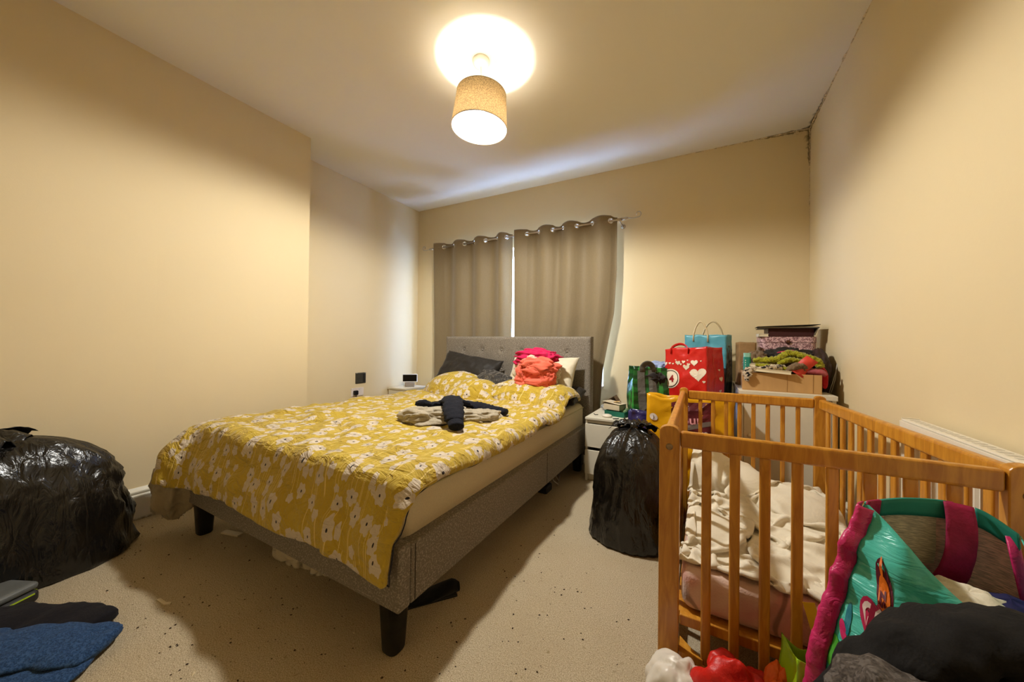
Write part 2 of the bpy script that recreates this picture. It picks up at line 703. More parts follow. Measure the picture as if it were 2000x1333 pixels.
def build_window():
    y = yback(-1.9) + .15
    fr = mat('white_plastic_frame', (232, 234, 232), .3, .02)
    root = bpy.data.objects.new('window_1', None)
    link(root, None, ((WX0 + WX1) / 2, y, WZ0))
    struct(root)
    bm = bmesh.new()
    for a, b, c, d in ((WX0, WX0 + .06, WZ0, WZ1), (WX1 - .06, WX1, WZ0, WZ1), (WX0 + .06, WX1 - .06, WZ0, WZ0 + .06), (WX0 + .06, WX1 - .06, WZ1 - .06, WZ1)):
        bm_box(bm, (a, y, c), (b, y + .06, d), .004)
    bmobj('window_frame', bm, fr, root)
    for x in (-2.24, -1.55):
        box('mullion', (x - .035, y, WZ0 + .06), (x + .035, y + .06, WZ1 - .06), fr, root, .004)
    gl = bpy.data.materials.new('window_glass')
    gl.use_nodes = True
    t = NT(gl)
    tr = t.node('ShaderNodeBsdfTransparent')
    tr.inputs[0].default_value = (.93, .96, .97, 1)
    go = t.node('ShaderNodeBsdfGlossy')
    go.inputs['Roughness'].default_value = .02
    mx = t.node('ShaderNodeMixShader')
    mx.inputs[0].default_value = .06
    t.link(tr.outputs[0], mx.inputs[1])
    t.link(go.outputs[0], mx.inputs[2])
    t.link(mx.outputs[0], t.n['Material Output'].inputs[0])
    for a, b in ((WX0 + .06, -2.275), (-2.205, -1.585), (-1.515, WX1 - .06)):
        box('pane', (a, y + .026, WZ0 + .06), (b, y + .034, WZ1 - .06), gl, root, 0)
    box('window_sill', (WX0 + .002, yback(-1.9) - .012, WZ0), (WX1 - .002, y, WZ0 + .025), M_GLOSS, root, .006)
build_window()

def skirting(name, pts, nrm, h=.185, dark=True):
    """moulded skirting board swept along a straight run; nrm points into the room"""
    prof = [(0, 0), (.018, 0), (.018, h * .70), (.021, h * .715), (.021, h * .76), (.014, h * .80), (.020, h * .86), (.020, h * .90),
            (.011, h * .95), (.006, h), (0, h)]
    V, Fc = [], []
    n = Vector((nrm[0], nrm[1], 0))
    for p in pts:
        for d, z in prof:
            V.append((p[0] + n.x * d, p[1] + n.y * d, z))
    k = len(prof)
    for i in range(len(pts) - 1):
        for j in range(k):
            Fc.append((i * k + j, i * k + (j + 1) % k, (i + 1) * k + (j + 1) % k, (i + 1) * k + j))
    Fc.append(tuple(range(k)))
    Fc.append(tuple((len(pts) - 1) * k + j for j in range(k))[::-1])
    return struct(mesh(name, V, Fc, M_SKIRT))

def skirt_mat():
    m = bpy.data.materials.new('scuffed_white_skirting')
    m.use_nodes = True
    t = NT(m)
    g = t.node('ShaderNodeNewGeometry').outputs['Position']
    sp = t.node('ShaderNodeSeparateXYZ')
    t.link(g, sp.inputs[0])
    n = t.noise(g, 22, 5, .7)
    low = t.math('SUBTRACT', 1.0, t.ramp(sp.outputs[2], .0, .02))
    k = t.math('MAXIMUM', t.math('MULTIPLY', t.ramp(n, .66, .72), .6), t.math('MULTIPLY', low, t.ramp(n, .35, .6)))
    t.link(t.mix(k, lin((222, 214, 192)), lin((118, 100, 72))), t.b.inputs['Base Color'])
    t.b.inputs['Roughness'].default_value = .4
    return m
M_SKIRT = skirt_mat()
skirting('baseboard_left', [(XL + .06, YF), (XL, .8), (XL - .005, YC)], (1, 0))
skirting('baseboard_left', [(XA + .02, YC), (XA, yback(XA))], (1, 0))
skirting('baseboard_back', [(XA, yback(XA)), (XR, yback(XR))], (0, -1))
skirting('baseboard_right', [(XR, yback(XR)), (XR, YF)], (-1, 0))

def cracked_bead(name, a, b, r, seed, inward):
    """lumpy line of cracked plaster where two surfaces meet"""
    n = 70
    P, R = [], []
    a, b, w = Vector(a), Vector(b), Vector(inward)
    for i in range(n + 1):
        t = i / n
        k = mnoise.noise(Vector((t * 22, seed, 0)))
        P.append(a.lerp(b, t) + w * (.002 + .006 * max(0, k)) + Vector((0, 0, .003 * mnoise.noise(Vector((t * 40, seed, 4))))))
        R.append(max(.0012, r * (1 - t * .75) * (.55 + .9 * k)))
    v, f = tube_vf(P, R, 6)
    struct(mesh(name, v, f, M_PLASTER, None, False))
M_PLASTER = mat('cracked_plaster', (206, 186, 148), .9, .2, 60, 90, .6, .004)
cracked_bead('trim_1', (XR, yback(XR), H), (XR - 1.0, yback(XR - 1.0), H), .011, 3, (0, -.6, -.6))
cracked_bead('trim_2', (XR, yback(XR), H), (XR, yback(XR) - 1.6, H), .011, 9, (-.6, 0, -.6))
cracked_bead('trim_3', (XR, yback(XR), H), (XR, yback(XR), H - .7), .008, 5, (-.6, -.6, 0))

# ------------------------------------------------------------------ pendant lamp
def build_lamp():
    cx, cy = -1.183, 1.72
    root = thing('pendant_lamp', 'ceiling pendant lamp with tilted mottled beige drum shade, switched on', 'lamp', (cx, cy, H))
    wp = mat('white_lamp_plastic', (236, 232, 222), .4, .01)
    lathe('ceiling_rose', [(0, 0), (.050, 0), (.050, -.012), (.046, -.026), (.022, -.036), (.010, -.040), (0, -.040)], (cx, cy, H), wp, root, 32)
    vd = Vector((-math.sin(YAW), math.cos(YAW), 0))
    rd = Vector((math.cos(YAW), math.sin(YAW), 0))
    ax = (Vector((0, 0, 1)) + rd * .055 + vd * .01).normalized()
    c0 = Vector((cx, cy, 2.44))
    top = c0 + ax * .098
    tube('cord', [(cx, cy, H - .038), (cx + .002, cy, 2.66), tuple(top + ax * .02)], .0035, wp, root, 8)
    hold = top - ax * .050
    lathe('lamp_holder', [(0, .06), (.012, .058), (.018, .03), (.020, 0), (.020, -.03), (0, -.03)], hold, wp, root, 20, ax)
    # shade: fabric cone, thin, lets some light through
    sm = bpy.data.materials.new('mottled_beige_shade_fabric')
    sm.use_nodes = True
    t = NT(sm)
    co = t.coord('Object')
    nz = t.noise(t.mapping(co, (1, 1, 1.6)), 130, 3, .7)
    col = t.mix(t.ramp(nz, .38, .62), lin((150, 124, 84)), lin((222, 198, 148)))
    df = t.node('ShaderNodeBsdfDiffuse')
    tl = t.node('ShaderNodeBsdfTranslucent')
    t.link(col, df.inputs[0])
    t.link(t.mix(.6, col, lin((240, 232, 216))), tl.inputs[0])
    mx = t.node('ShaderNodeMixShader')
    mx.inputs[0].default_value = .28
    t.link(df.outputs[0], mx.inputs[1])
    t.link(tl.outputs[0], mx.inputs[2])
    t.link(mx.outputs[0], t.n['Material Output'].inputs[0])
    rt, rb, hh = .146, .165, .103
    shade = lathe('lamp_shade', [(rt, hh), (rb, -hh)], c0, sm, root, 64, ax)
    md = shade.modifiers.new('thickness', 'SOLIDIFY')
    md.thickness = .0012
    lin_m = bpy.data.materials.new('white_shade_lining')
    lin_m.use_nodes = True
    t2 = NT(lin_m)
    d2, l2, x2 = t2.node('ShaderNodeBsdfDiffuse'), t2.node('ShaderNodeBsdfTranslucent'), t2.node('ShaderNodeMixShader')
    d2.inputs[0].default_value = lin((238, 232, 218))
    l2.inputs[0].default_value = lin((236, 226, 206))
    x2.inputs[0].default_value = .55
    t2.link(d2.outputs[0], x2.inputs[1])
    t2.link(l2.outputs[0], x2.inputs[2])
    t2.link(x2.outputs[0], t2.n['Material Output'].inputs[0])
    lathe('shade_lining', [(rt - .003, hh - .001), (rb - .003, -hh + .001)], c0, lin_m, shade, 64, ax)
    rimm = mat('shade_rim_wire', (120, 104, 84), .5, .05)
    mt = Vector((0, 0, 1)).rotation_difference(ax).to_matrix()
    for r, z in ((rt, hh), (rb, -hh)):
        tube('shade_rim', [tuple(c0 + mt @ Vector((r * math.cos(q), r * math.sin(q), z))) for q in np.linspace(0, 2 * PI, 48, endpoint=False)], .0022, rimm, shade, 6, True)
    for k in range(3):
        q = k * 2 * PI / 3 + .4
        tube('shade_spoke', [tuple(hold + ax * .005), tuple(c0 + mt @ Vector((rt * math.cos(q), rt * math.sin(q), hh - .004)))], .0016, rimm, shade, 6)
    bc = hold - ax * .085
    bm_ = bpy.data.materials.new('glowing_bulb')
    bm_.use_nodes = True
    tb = NT(bm_)
    tb.b.inputs['Base Color'].default_value = (1, .95, .85, 1)
    tb.b.inputs['Emission Color'].default_value = LAMP_COL + (1,)
    tb.b.inputs['Emission Strength'].default_value = 30
    prof = [(.0, .055), (.014, .054), (.016, .03), (.024, .008), (.030, -.015), (.026, -.035), (.014, -.045), (0, -.047)]
    b = lathe('bulb', prof, hold - ax * .06, bm_, root, 20, ax)
    b.visible_shadow = True
    ld = bpy.data.lights.new('bulb_light', 'POINT')
    ld.energy = LAMP_POWER * .20
    ld.color = LAMP_COL
    ld.shadow_soft_size = .022
    lo = bpy.data.objects.new('bulb_light', ld)
    link(lo, None, hold - ax * .125)
    # a screw-in lamp throws less light back past its own cap than forwards
    sd = bpy.data.lights.new('bulb_light', 'SPOT')
    sd.energy = LAMP_POWER * .80
    sd.color = LAMP_COL
    sd.spot_size = math.radians(180)
    sd.spot_blend = .22
    sd.shadow_soft_size = .055
    so = bpy.data.objects.new('bulb_light', sd)
    link(so, None, hold - ax * .125)
    so.rotation_euler = (-ax).to_track_quat('-Z', 'Y').to_euler()
    return root
build_lamp()

# ------------------------------------------------------------------ curtains on their pole
RY, RZ = 3.265, 2.204
M_STEEL = mat('brushed_steel', (190, 182, 170), .3, .03, 30, metal=1.0)
def build_curtains():
    root = thing('curtain_pole', 'brushed steel curtain pole with curled scroll ends above the window', 'curtain pole', (-1.75, RY, RZ))
    tube('pole', [(-2.93, RY, RZ), (-.66, RY, RZ)], .0095, M_STEEL, root, 14)
    for s, x0 in ((1, -.66), (-1, -2.93)):
        fin = lathe('finial', [(0, 0), (.013, 0), (.013, .05), (.010, .055), (.010, .06), (0, .06)], (x0 - s * .01, RY, RZ), M_STEEL, root, 16, (s, 0, 0))
        P = [(x0 + s * .05, RY, RZ), (x0 + s * .075, RY, RZ - .004), (x0 + s * .10, RY, RZ - .008), (x0 + s * .125, RY, RZ - .004)]
        for k in range(22):
            q = -PI / 2 + k / 21 * 1.75 * PI
            r = .030 * (1 - k / 21 * .62)
            P.append((x0 + s * (.135 + r * math.cos(q)), RY, RZ + .026 + r * math.sin(q)))
        tube('scroll', P, .0042, M_STEEL, fin, 8)
    for x in (-2.915, -1.775, -.685):
        br = tube('bracket', [(x, RY, RZ - .012), (x, RY + .03, RZ - .02), (x, yback(x) - .004, RZ - .02)], .005, M_STEEL, root, 8)
        lathe('bracket_plate', [(0, 0), (.022, 0), (.022, .004), (0, .006)], (x, yback(x) - .0005, RZ - .02), M_STEEL, br, 16, (0, -1, 0))
    cm = bpy.data.materials.new('taupe_curtain_fabric')
    cm.use_nodes = True
    t = NT(cm)
    co = t.coord('Object')
    n1 = t.noise(co, 520, 2)
    c = t.mix(t.ramp(n1, .3, .7), lin((122, 107, 80)), lin((144, 127, 97)))
    t.link(c, t.b.inputs['Base Color'])
    t.b.inputs['Roughness'].default_value = .62
    t.b.inputs['Specular IOR Level'].default_value = .35
    t.b.inputs['Sheen Weight'].default_value = .25
    b1 = t.bump(t.noise(t.mapping(co, (1, 1, .3)), 9, 4, .6, .8), .25, .02)
    t.link(t.bump(n1, .15, .001, b1), t.b.inputs['Normal'])
    eym = mat('chrome_eyelet', (214, 214, 214), .18, .01, metal=1.0)
    def curtain(label, eyes, x_l, x_r, flare, zb):
        """eyes: x of the eyelets along the pole; fabric weaves behind the pole after each even eyelet"""
        rt = thing('curtain', label, 'curtain', ((x_l + x_r) / 2, RY, zb), 'taupe eyelet curtains over the window')
        nodes = [x_l] + eyes + [x_r]
        sgn = -1          # first bulge in front of the pole (towards the room)
        U, D = [], []
        for i in range(len(nodes) - 1):
            a, b = nodes[i], nodes[i + 1]
            m = 24
            for k in range(m):
                s = k / m
                U.append(a + (b - a) * s)
                edge = (i == 0 and s == 0)
                if i == 0:
                    D.append(sgn * math.sin(PI * (.5 + s * .5)) if True else 0)
                elif i == len(nodes) - 2:
                    D.append(sgn * math.sin(PI * s * .5))
                else:
                    D.append(sgn * math.sin(PI * s))
            sgn = -sgn
        U.append(x_r)
        D.append(-sgn * 1.0)
        U, D = np.array(U), np.array(D)
        nu = len(U)
        zs = np.concatenate([np.linspace(RZ + .048, RZ - .048, 25)[:-1], np.linspace(RZ - .048, zb, 60)])
        nv = len(zs)
        V = []
        for j, z in enumerate(zs):
            tt = (RZ - z) / (RZ - zb)
            xl, xr = flare(z)
            for i in range(nu):
                f = (U[i] - x_l) / (x_r - x_l)
                x = xl + (xr - xl) * f
                a = .034 if z > RZ - .10 else .034 * (1 - .25 * min(1, (RZ - .1 - z) / .8))
                wob = .022 * mnoise.noise(Vector((f * 5 + 3, z * .8, x_l))) * min(1, tt * 2)
                d = D[i] * a + wob + .012 * math.sin(f * 19 + z * 2.0 + x_l) * min(1, max(0, tt))
                sag = -.010 * (abs(D[i])) * (1 if z > RZ else 0)
                top = .016 * (1 if D[i] < 0 else -.5) * abs(D[i]) if j == 0 else 0
                V.append((x + .006 * mnoise.noise(Vector((f * 9, z * 2, 5))) * tt, RY + d, z + top + sag))
        Fc = [(j * nu + i, j * nu + i + 1, (j + 1) * nu + i + 1, (j + 1) * nu + i) for j in range(nv - 1) for i in range(nu - 1)]
        # punched holes for the eyelets
        def hole(f):
            z = sum(V[k][2] for k in f) / 4
            if abs(z - RZ) > .03:
                return False
            x = sum(V[k][0] for k in f) / 4
            y = sum(V[k][1] for k in f) / 4
            return any((x - e) ** 2 + (y - RY) ** 2 + (z - RZ) ** 2 < .0195 ** 2 for e in eyes)
        Fc = [f for f in Fc if not hole(f)]
        o = mesh('fabric', V, Fc, cm, rt, True)
        md = o.modifiers.new('thickness', 'SOLIDIFY')
        md.thickness = .0025
        # eyelets sit where the fabric crosses the pole
        for i, x in enumerate(eyes):
            k = (i + 1) * 24
            tx = U[k + 1] - U[k - 1]
            ty = (D[k + 1] - D[k - 1]) * .034
            nrm = Vector((-ty, tx, 0)).normalized()
            if nrm.y > 0:
                nrm = -nrm
            prof = []
            for q in np.linspace(0, 2 * PI, 13):
                prof.append((.0215 + .0055 * math.cos(q), .0045 * math.sin(q)))
            lathe('eyelet', prof, (x, RY, RZ), eym, rt, 24, nrm)
        return rt
    eL = [-2.75, -2.602, -2.445, -2.307, -2.154, -1.999, -1.882]
    eR = [-1.634, -1.499, -1.345, -1.236, -1.093, -.941, -.768]
    curtain('taupe eyelet curtain hanging straight, nearest the corner of the room', eL, -2.885, -1.825,
            lambda z: (-2.885 + .05 * (RZ - z) / 2, -1.825 + .005 * (RZ - z)), .30)
    def fr(z):
        t = min(1, max(0, (RZ - z) / 1.6))
        xr = -.715 - .05 * max(0, (1.75 - z)) if z < 1.75 else -.715
        if z < 1.35:
            xr -= .075 * min(1, (1.35 - z) / .55)
        return (-1.772 + .012 * t, xr)
    curtain('taupe eyelet curtain gathered behind the headboard beside the white bedside drawers', eR, -1.772, -.715, fr, .30)
build_curtains()

# ------------------------------------------------------------------ bed
M_GREY = fabric('grey_marl_upholstery', (118, 109, 97), .22, 330, 30, .05, .1, .95, fleck=(150, 141, 128))
M_LEG = mat('black_painted_wood', (18, 17, 16), .4, .05)
BX0, BX1, BY0, BY1 = -2.43, -.85, .81, 2.93
def build_bed():
    root = thing('bed', 'grey upholstered double bed frame with buttoned headboard and black legs', 'bed', ((BX0 + BX1) / 2, (BY0 + BY1) / 2, 0))
    seam = mat('dark_seam', (62, 54, 46), .9, .05)
    fr = box('foot_rail', (BX0, BY0, .172), (BX1, BY0 + .055, .385), M_GREY, root, .010, 3)
    for x in (BX0 + .03, BX1 - .03):
        sgn = -1 if x < -2 else 1
        s = box('side_rail', (min(x - .0275, x + .0275), BY0 + .056, .172), (max(x - .0275, x + .0275), BY1, .375), M_GREY, root, .008, 3)
        xo = x + sgn * .0278
        for y in (BY0 + .075, 2.02):
            box('seam', (xo - .0012, y - .0016, .18), (xo + .0012, y + .0016, .368), seam, s, 0)
    # slatted support across the rails
    wood = mat('pale_slat_wood', (190, 160, 115), .6, .08)
    base = None
    for k in range(12):
        y = BY0 + .12 + k * .165
        if base is None:
            base = box('slat', (BX0 + .06, y, .285), (BX1 - .06, y + .06, .299), wood, root, .002)
        else:
            copy_of(base, (base.matrix_world.translation if False else wloc(base)) + Vector((0, k * .165, 0)), root)
    # tapered legs
    def leg(x, y, h=.172, r0=.044, r1=.034):
        V, Fc = [], []
        n = 20
        for z, r in ((h, r0), (h * .5, (r0 + r1) / 2), (.006, r1), (0, r1 - .004)):
            for j in range(n):
                q = 2 * PI * j / n
                # squared-off oval: flat towards the middle of the bed
                V.append((x + r * math.copysign(abs(math.cos(q)) ** .7, math.cos(q)), y + r * math.copysign(abs(math.sin(q)) ** .7, math.sin(q)), z))
        for i in range(3):
            for j in range(n):
                Fc.append((i * n + j, i * n + (j + 1) % n, (i + 1) * n + (j + 1) % n, (i + 1) * n + j))
        Fc.append(tuple(range(n)))
        Fc.append(tuple(3 * n + j for j in range(n))[::-1])
        return mesh('leg', V, Fc, M_LEG, root, True)
    for x, y in ((BX1 - .075, BY0 + .052), (BX0 + .052, BY0 + .055), (BX1 - .07, 2.82), (BX0 + .07, 2.82), (-1.64, 1.85)):
        leg(x, y)
    box('centre_beam', (-1.67, BY0 + .057, .22), (-1.61, BY1, .284), M_LEG, root, .002)
    # headboard with pulled-in buttons on its front face
    hz0, hz1 = .10, 1.118
    bx = [BX0 + .245 + k * .222 for k in range(6)]
    bx = [-2.19, -1.965, -1.74, -1.515, -1.29, -1.065]
    bz = [.985, .80, .62]
    nx, nz = 150, 96
    V, Fc = [], []
    for i in range(nx):
        for j in range(nz):
            x = BX0 + (BX1 - BX0) * i / (nx - 1)
            z = hz0 + (hz1 - hz0) * j / (nz - 1)
            d = 0
            for a in bx:
                for b in bz:
                    r = math.hypot(x - a, (z - b))
                    d += .013 * math.exp(-(r / .020) ** 2) + .006 * math.exp(-(r / .055) ** 2)
                    if abs(x - a) < .006:
                        pass
            e = min(x - BX0, BX1 - x, hz1 - z)
            edge = .014 * max(0, 1 - e / .02) ** 2
            V.append((x, BY1 + d + edge + .0015 * mnoise.noise(Vector((x * 6, z * 6, 1))), z))
    for i in range(nx - 1):
        for j in range(nz - 1):
            Fc.append((i * nz + j, (i + 1) * nz + j, (i + 1) * nz + j + 1, i * nz + j + 1))
    n0 = len(V)
    # back and sides
    ring = [i * nz for i in range(nx)] + [(nx - 1) * nz + j for j in range(1, nz)] + [i * nz + nz - 1 for i in range(nx - 2, -1, -1)] + [j for j in range(nz - 2, 0, -1)]
    bidx = []
    for k in ring:
        x, y, z = V[k]
        bidx.append(len(V))
        V.append((x, BY1 + .095, z))
    m = len(ring)
    for k in range(m):
        Fc.append((ring[k], bidx[k], bidx[(k + 1) % m], ring[(k + 1) % m]))
    Fc.append(tuple(bidx[::-1]))
    hb = mesh('headboard', V, Fc, M_GREY, root, True)
    md = hb.modifiers.new('edges', 'EDGE_SPLIT')
    md.split_angle = math.radians(50)
    first = None
    for a in bx:
        for b in bz:
            c = (a, BY1 + .014, b)
            if first is None:
                first = lathe('button', [(0, .006), (.006, .0055), (.010, .003), (.0115, 0), (.010, -.003)], c, M_GREY, hb, 14, (0, -1, 0), True, c)
            else:
                copy_of(first, c, hb)
    for x in (BX0 + .10, BX1 - .10):
        box('headboard_strut', (x - .03, BY1 + .02, 0), (x + .03, BY1 + .07, .12), M_LEG, root, .003)
    return root
build_bed()

M_MATT = fabric('cream_mattress_fabric', (206, 192, 160), .05, 300, 6, .15)
MX0, MX1, MY0, MY1, MZ0, MZ1 = -2.385, -.895, .870, 2.915, .302, .548
mt_ = thing('mattress', 'cream mattress on the grey bed frame under the yellow duvet', 'mattress', ((MX0 + MX1) / 2, (MY0 + MY1) / 2, MZ0))
box('core', (MX0, MY0, MZ0), (MX1, MY1, MZ1), M_MATT, mt_, .045, 5, smooth=True)
M_PIPE = mat('mattress_piping', (190, 180, 140), .7, .05)
for z in (MZ0 + .03, MZ1 - .035):
    P = []
    e = .022
    for (sx, sy, a0) in ((1, 1, 0), (-1, 1, PI / 2), (-1, -1, PI), (1, -1, 1.5 * PI)):
        cx = (MX1 - e) if sx > 0 else (MX0 + e)
        cy = (MY1 - e) if sy > 0 else (MY0 + e)
        for k in range(5):
            q = a0 + k * PI / 8
            P.append((cx + e * math.cos(q), cy + e * math.sin(q), z))
    tube('piping', P, .0035, M_PIPE, mt_, 6, True)

# ---- the duvet print: cream poppies with dark hearts on long stems, on mustard
def duvet_mat():
    m = bpy.data.materials.new('mustard_poppy_print_cotton')
    m.use_nodes = True
    t = NT(m)
    uvn = t.node('ShaderNodeUVMap')
    uv = uvn.outputs[0]
    yellow = t.mix(t.noise(uv, 6, 3), lin((176, 144, 34)), lin((196, 168, 54)))
    cream = lin((206, 190, 168))
    dark = lin((40, 32, 36))
    sp = t.node('ShaderNodeSeparateXYZ')
    t.link(uv, sp.inputs[0])
    U, V = sp.outputs[0], sp.outputs[1]
    # stems: pairs of thin lines that wander
    wob = t.math('MULTIPLY', t.math('SUBTRACT', t.noise(t.mapping(uv, (3.0, 2.4, 1)), 1.0, 2), .5), .16)
    uu = t.math('ADD', U, wob)
    line = None
    for per, w, ph in ((.034, .0012, 0.0), (.049, .0012, .013)):
        f = t.math('FRACT', t.math('DIVIDE', t.math('ADD', uu, ph), per))
        l = t.math('LESS_THAN', t.math('ABSOLUTE', t.math('SUBTRACT', f, .5)), w / per)
        gate = t.math('GREATER_THAN', t.noise(t.mapping(uv, (16, 3.2, 1)), 1.0, 1), .47 if ph else .50)
        l = t.math('MULTIPLY', l, gate)
        line = l if line is None else t.math('MAXIMUM', line, l)
    col = t.mix(t.math('MULTIPLY', line, .85), yellow, lin((232, 206, 128)))
    def flowers(col, scale, r0, r1, petals, heart, rnd, shift):
        mp = t.node('ShaderNodeMapping')
        mp.inputs['Location'].default_value = (shift, shift * 1.7, 0)
        t.link(uv, mp.inputs['Vector'])
        v = t.node('ShaderNodeTexVoronoi', voronoi_dimensions='2D')
        v.inputs['Scale'].default_value = scale
        v.inputs['Randomness'].default_value = rnd
        t.link(mp.outputs[0], v.inputs['Vector'])
        df = t.node('ShaderNodeVectorMath', operation='SUBTRACT')
        t.link(mp.outputs[0], df.inputs[0])
        t.link(v.outputs['Position'], df.inputs[1])
        s2 = t.node('ShaderNodeSeparateXYZ')
        t.link(df.outputs[0], s2.inputs[0])
        sc = t.node('ShaderNodeSeparateColor')
        t.link(v.outputs['Color'], sc.inputs[0])
        rr, gg, bb = sc.outputs
        x, y = s2.outputs[0], s2.outputs[1]
        x2 = t.math('MULTIPLY', x, t.math('ADD', .95, t.math('MULTIPLY', gg, .5)))
        ang = t.math('ARCTAN2', y, x2)
        rad = t.math('SQRT', t.math('ADD', t.math('MULTIPLY', x2, x2), t.math('MULTIPLY', y, y)))
        lob = t.math('SINE', t.math('ADD', t.math('MULTIPLY', ang, petals), t.math('MULTIPLY', bb, 6.28)))
        lob2 = t.math('SINE', t.math('ADD', t.math('MULTIPLY', ang, 3), t.math('MULTIPLY', gg, 9)))
        R = t.math('ADD', r0, t.math('MULTIPLY', rr, r1 - r0))
        R = t.math('MULTIPLY', R, t.math('ADD', 1.0, t.math('ADD', t.math('MULTIPLY', lob, .12), t.math('MULTIPLY', lob2, .07))))
        msk = t.math('LESS_THAN', rad, R)
        col = t.mix(msk, col, cream)
        if heart:
            hx = t.math('MULTIPLY', x, 1.5)
            hr = t.math('SQRT', t.math('ADD', t.math('MULTIPLY', hx, hx), t.math('MULTIPLY', y, y)))
            col = t.mix(t.math('LESS_THAN', hr, .0055), col, dark)
        return col
    col = flowers(col, 11.0, .014, .022, 5, False, .9, .37)
    col = flowers(col, 10.0, .024, .034, 6, True, .80, .0)
    t.link(col, t.b.inputs['Base Color'])
    t.b.inputs['Roughness'].default_value = .75
    t.b.inputs['Specular IOR Level'].default_value = .3
    t.b.inputs['Sheen Weight'].default_value = .15
    co = t.coord('Object')
    dg = t.mapping(co, (1.0, 2.6, 1.5), (0, 0, .75))
    w1 = t.noise(dg, 9.0, 4, .55, .9)
    w2 = t.noise(co, 26, 3, .5, .6)
    b1 = t.bump(w1, .95, .035)
    b2 = t.bump(w2, .35, .01, b1)
    t.link(b2, t.b.inputs['Normal'])
    return m
M_DUVET = duvet_mat()

def build_duvet():
    nx, ny = 112, 132
    dx, dy = 1.87 / (nx - 1), 2.24 / (ny - 1)
    x0, y0 = -2.645, .632
    n1 = nzgrid(nx, ny, dx * 3.2, dy * 3.2, 2)
    n2 = nzgrid(nx, ny, dx * 4.5, dy * 4.5, 5)
    n3 = nzgrid(nx, ny, dx * 6.0, dy * 6.0, 8)
    P = np.zeros((nx, ny, 3))
    off = np.zeros((nx, ny))
    for i in range(nx):
        for j in range(ny):
            u, v = i / (nx - 1), j / (ny - 1)
            x = x0 + i * dx * .955
            y = y0 + j * dy * .965
            P[i, j] = (x + .02 * n1[i, j], y + .02 * n2[i, j], .70 + .03 * n3[i, j])
            r = max(0, 1 - abs(n3[i, j]) * 2.2) ** 2
            # long diagonal rucks towards the foot
            k = math.sin((x * 1.0 + y * 1.35) * 21 + 3.0 * n1[i, j])
            off[i, j] = .020 + .030 * r * max(0, .3 + n2[i, j]) + .010 * max(0, k) * (1 if y < 1.7 else .5)
    ii, jj = np.meshgrid(np.arange(nx), np.arange(ny), indexing='ij')
    keep = ~((ii < 16) & (jj < 16) & ((16 - ii) ** 2 + (16 - jj) ** 2 > 256))
    keep &= ~((ii + jj * .8) < 13)
    cl = Cloth(nx, ny, dx, dy, P, keep, off)
    coll = multi(c_box((MX0, MY0, 0), (MX1, MY1, MZ1)), c_box((BX0, BY0, 0), (BX1, BY0 + .055, .385)),
                 c_box((BX0, BY0, 0), (BX1, BY1, .37)),
                 c_ell((-2.02, 2.62, .56), (.30, .20, .17)), c_ell((-1.28, 2.62, .56), (.34, .22, .15)), c_ell((-1.72, 2.50, .56), (.17, .20, .13)),
                 c_ell((-.98, 2.55, .52), (.13, .25, .15)),
                 c_ell((-2.42, 1.0, .42), (.12, .26, .13)))
    cl.relax(110, coll, g=.0010, damp=.90, iters=5, fric=.55)
    root = thing('duvet', 'mustard yellow duvet with cream poppy print spread over the bed', 'duvet', (-1.65, 1.7, .40))
    o = cl.obj('cover', M_DUVET, root, thick=.030, sub=1, offset=1.0)
    # dark underside edge shows as a thin line: closing strip along the foot and side hems
    hem = mat('navy_duvet_underside_edge', (34, 34, 44), .8, .05)
    G = cl.p.reshape(nx, ny, 3)
    edge = [tuple(G[nx - 1, j]) for j in range(0, ny - 1)]
    tube('hem', edge[:-20], .0022, hem, root, 5)
    edge = [tuple(G[i, 0]) for i in range(18, nx)]
    tube('hem', edge, .0022, hem, root, 5)
    return cl.p.copy()
DUV = build_duvet()
BEDH = HMap(np.concatenate([DUV + [0, 0, .028], np.array([[x, y, MZ1] for x in np.arange(MX0, MX1, .02) for y in np.arange(2.3, MY1, .02)])]), (-2.9, .3), (-.5, 3.1))

# ------------------------------------------------------------------ pillows and clothes on the bed
def pillow(name, label, c, w, h, t, lean, roll, yaw, m, seed, cat='pillow'):
    """plump cushion with pinched corners; local x = width, y = height, z = thickness"""
    nu, nv = 44, 34
    V, Fc = [], []
    mt = Matrix.Rotation(yaw, 3, 'Z') @ Matrix.Rotation(lean, 3, 'X') @ Matrix.Rotation(roll, 3, 'Z')
    c = Vector(c)
    def pt(a, b, s):
        k = (max(0, 1 - abs(a) ** 2.6) * max(0, 1 - abs(b) ** 2.6)) ** .42
        px = a * w / 2 * (1 - .07 * (1 - b * b) * abs(a) ** 3)
        py = b * h / 2 * (1 - .08 * (1 - a * a) * abs(b) ** 3)
        d = .018 * fbm(a * 1.6 + seed, b * 1.6, s * 2, 3) + .008 * fbm(a * 6 + seed, b * 2.2, s, 2)
        return c + mt @ Vector((px, py, s * (t / 2 * k + d * min(1, k * 1.6)) + .012 * fbm(a * 2, b * 2, seed + 9, 2)))
    for s in (1, -1):
        for i in range(nu + 1):
            for j in range(nv + 1):
                V.append(tuple(pt(-1 + 2 * i / nu, -1 + 2 * j / nv, s)))
    n = (nu + 1) * (nv + 1)
    for s in (0, 1):
        for i in range(nu):
            for j in range(nv):
                a = s * n + i * (nv + 1) + j
                q = (a, a + nv + 1, a + nv + 2, a + 1)
                Fc.append(q if s == 0 else q[::-1])
    o = mesh(name, V, Fc, m, None, True)
    bmx = bmesh.new()
    bmx.from_mesh(o.data)
    bmesh.ops.remove_doubles(bmx, verts=bmx.verts, dist=.0006)
    bmx.to_mesh(o.data)
    bmx.free()
    return tag(o, label, cat, 'pillows at the headboard')

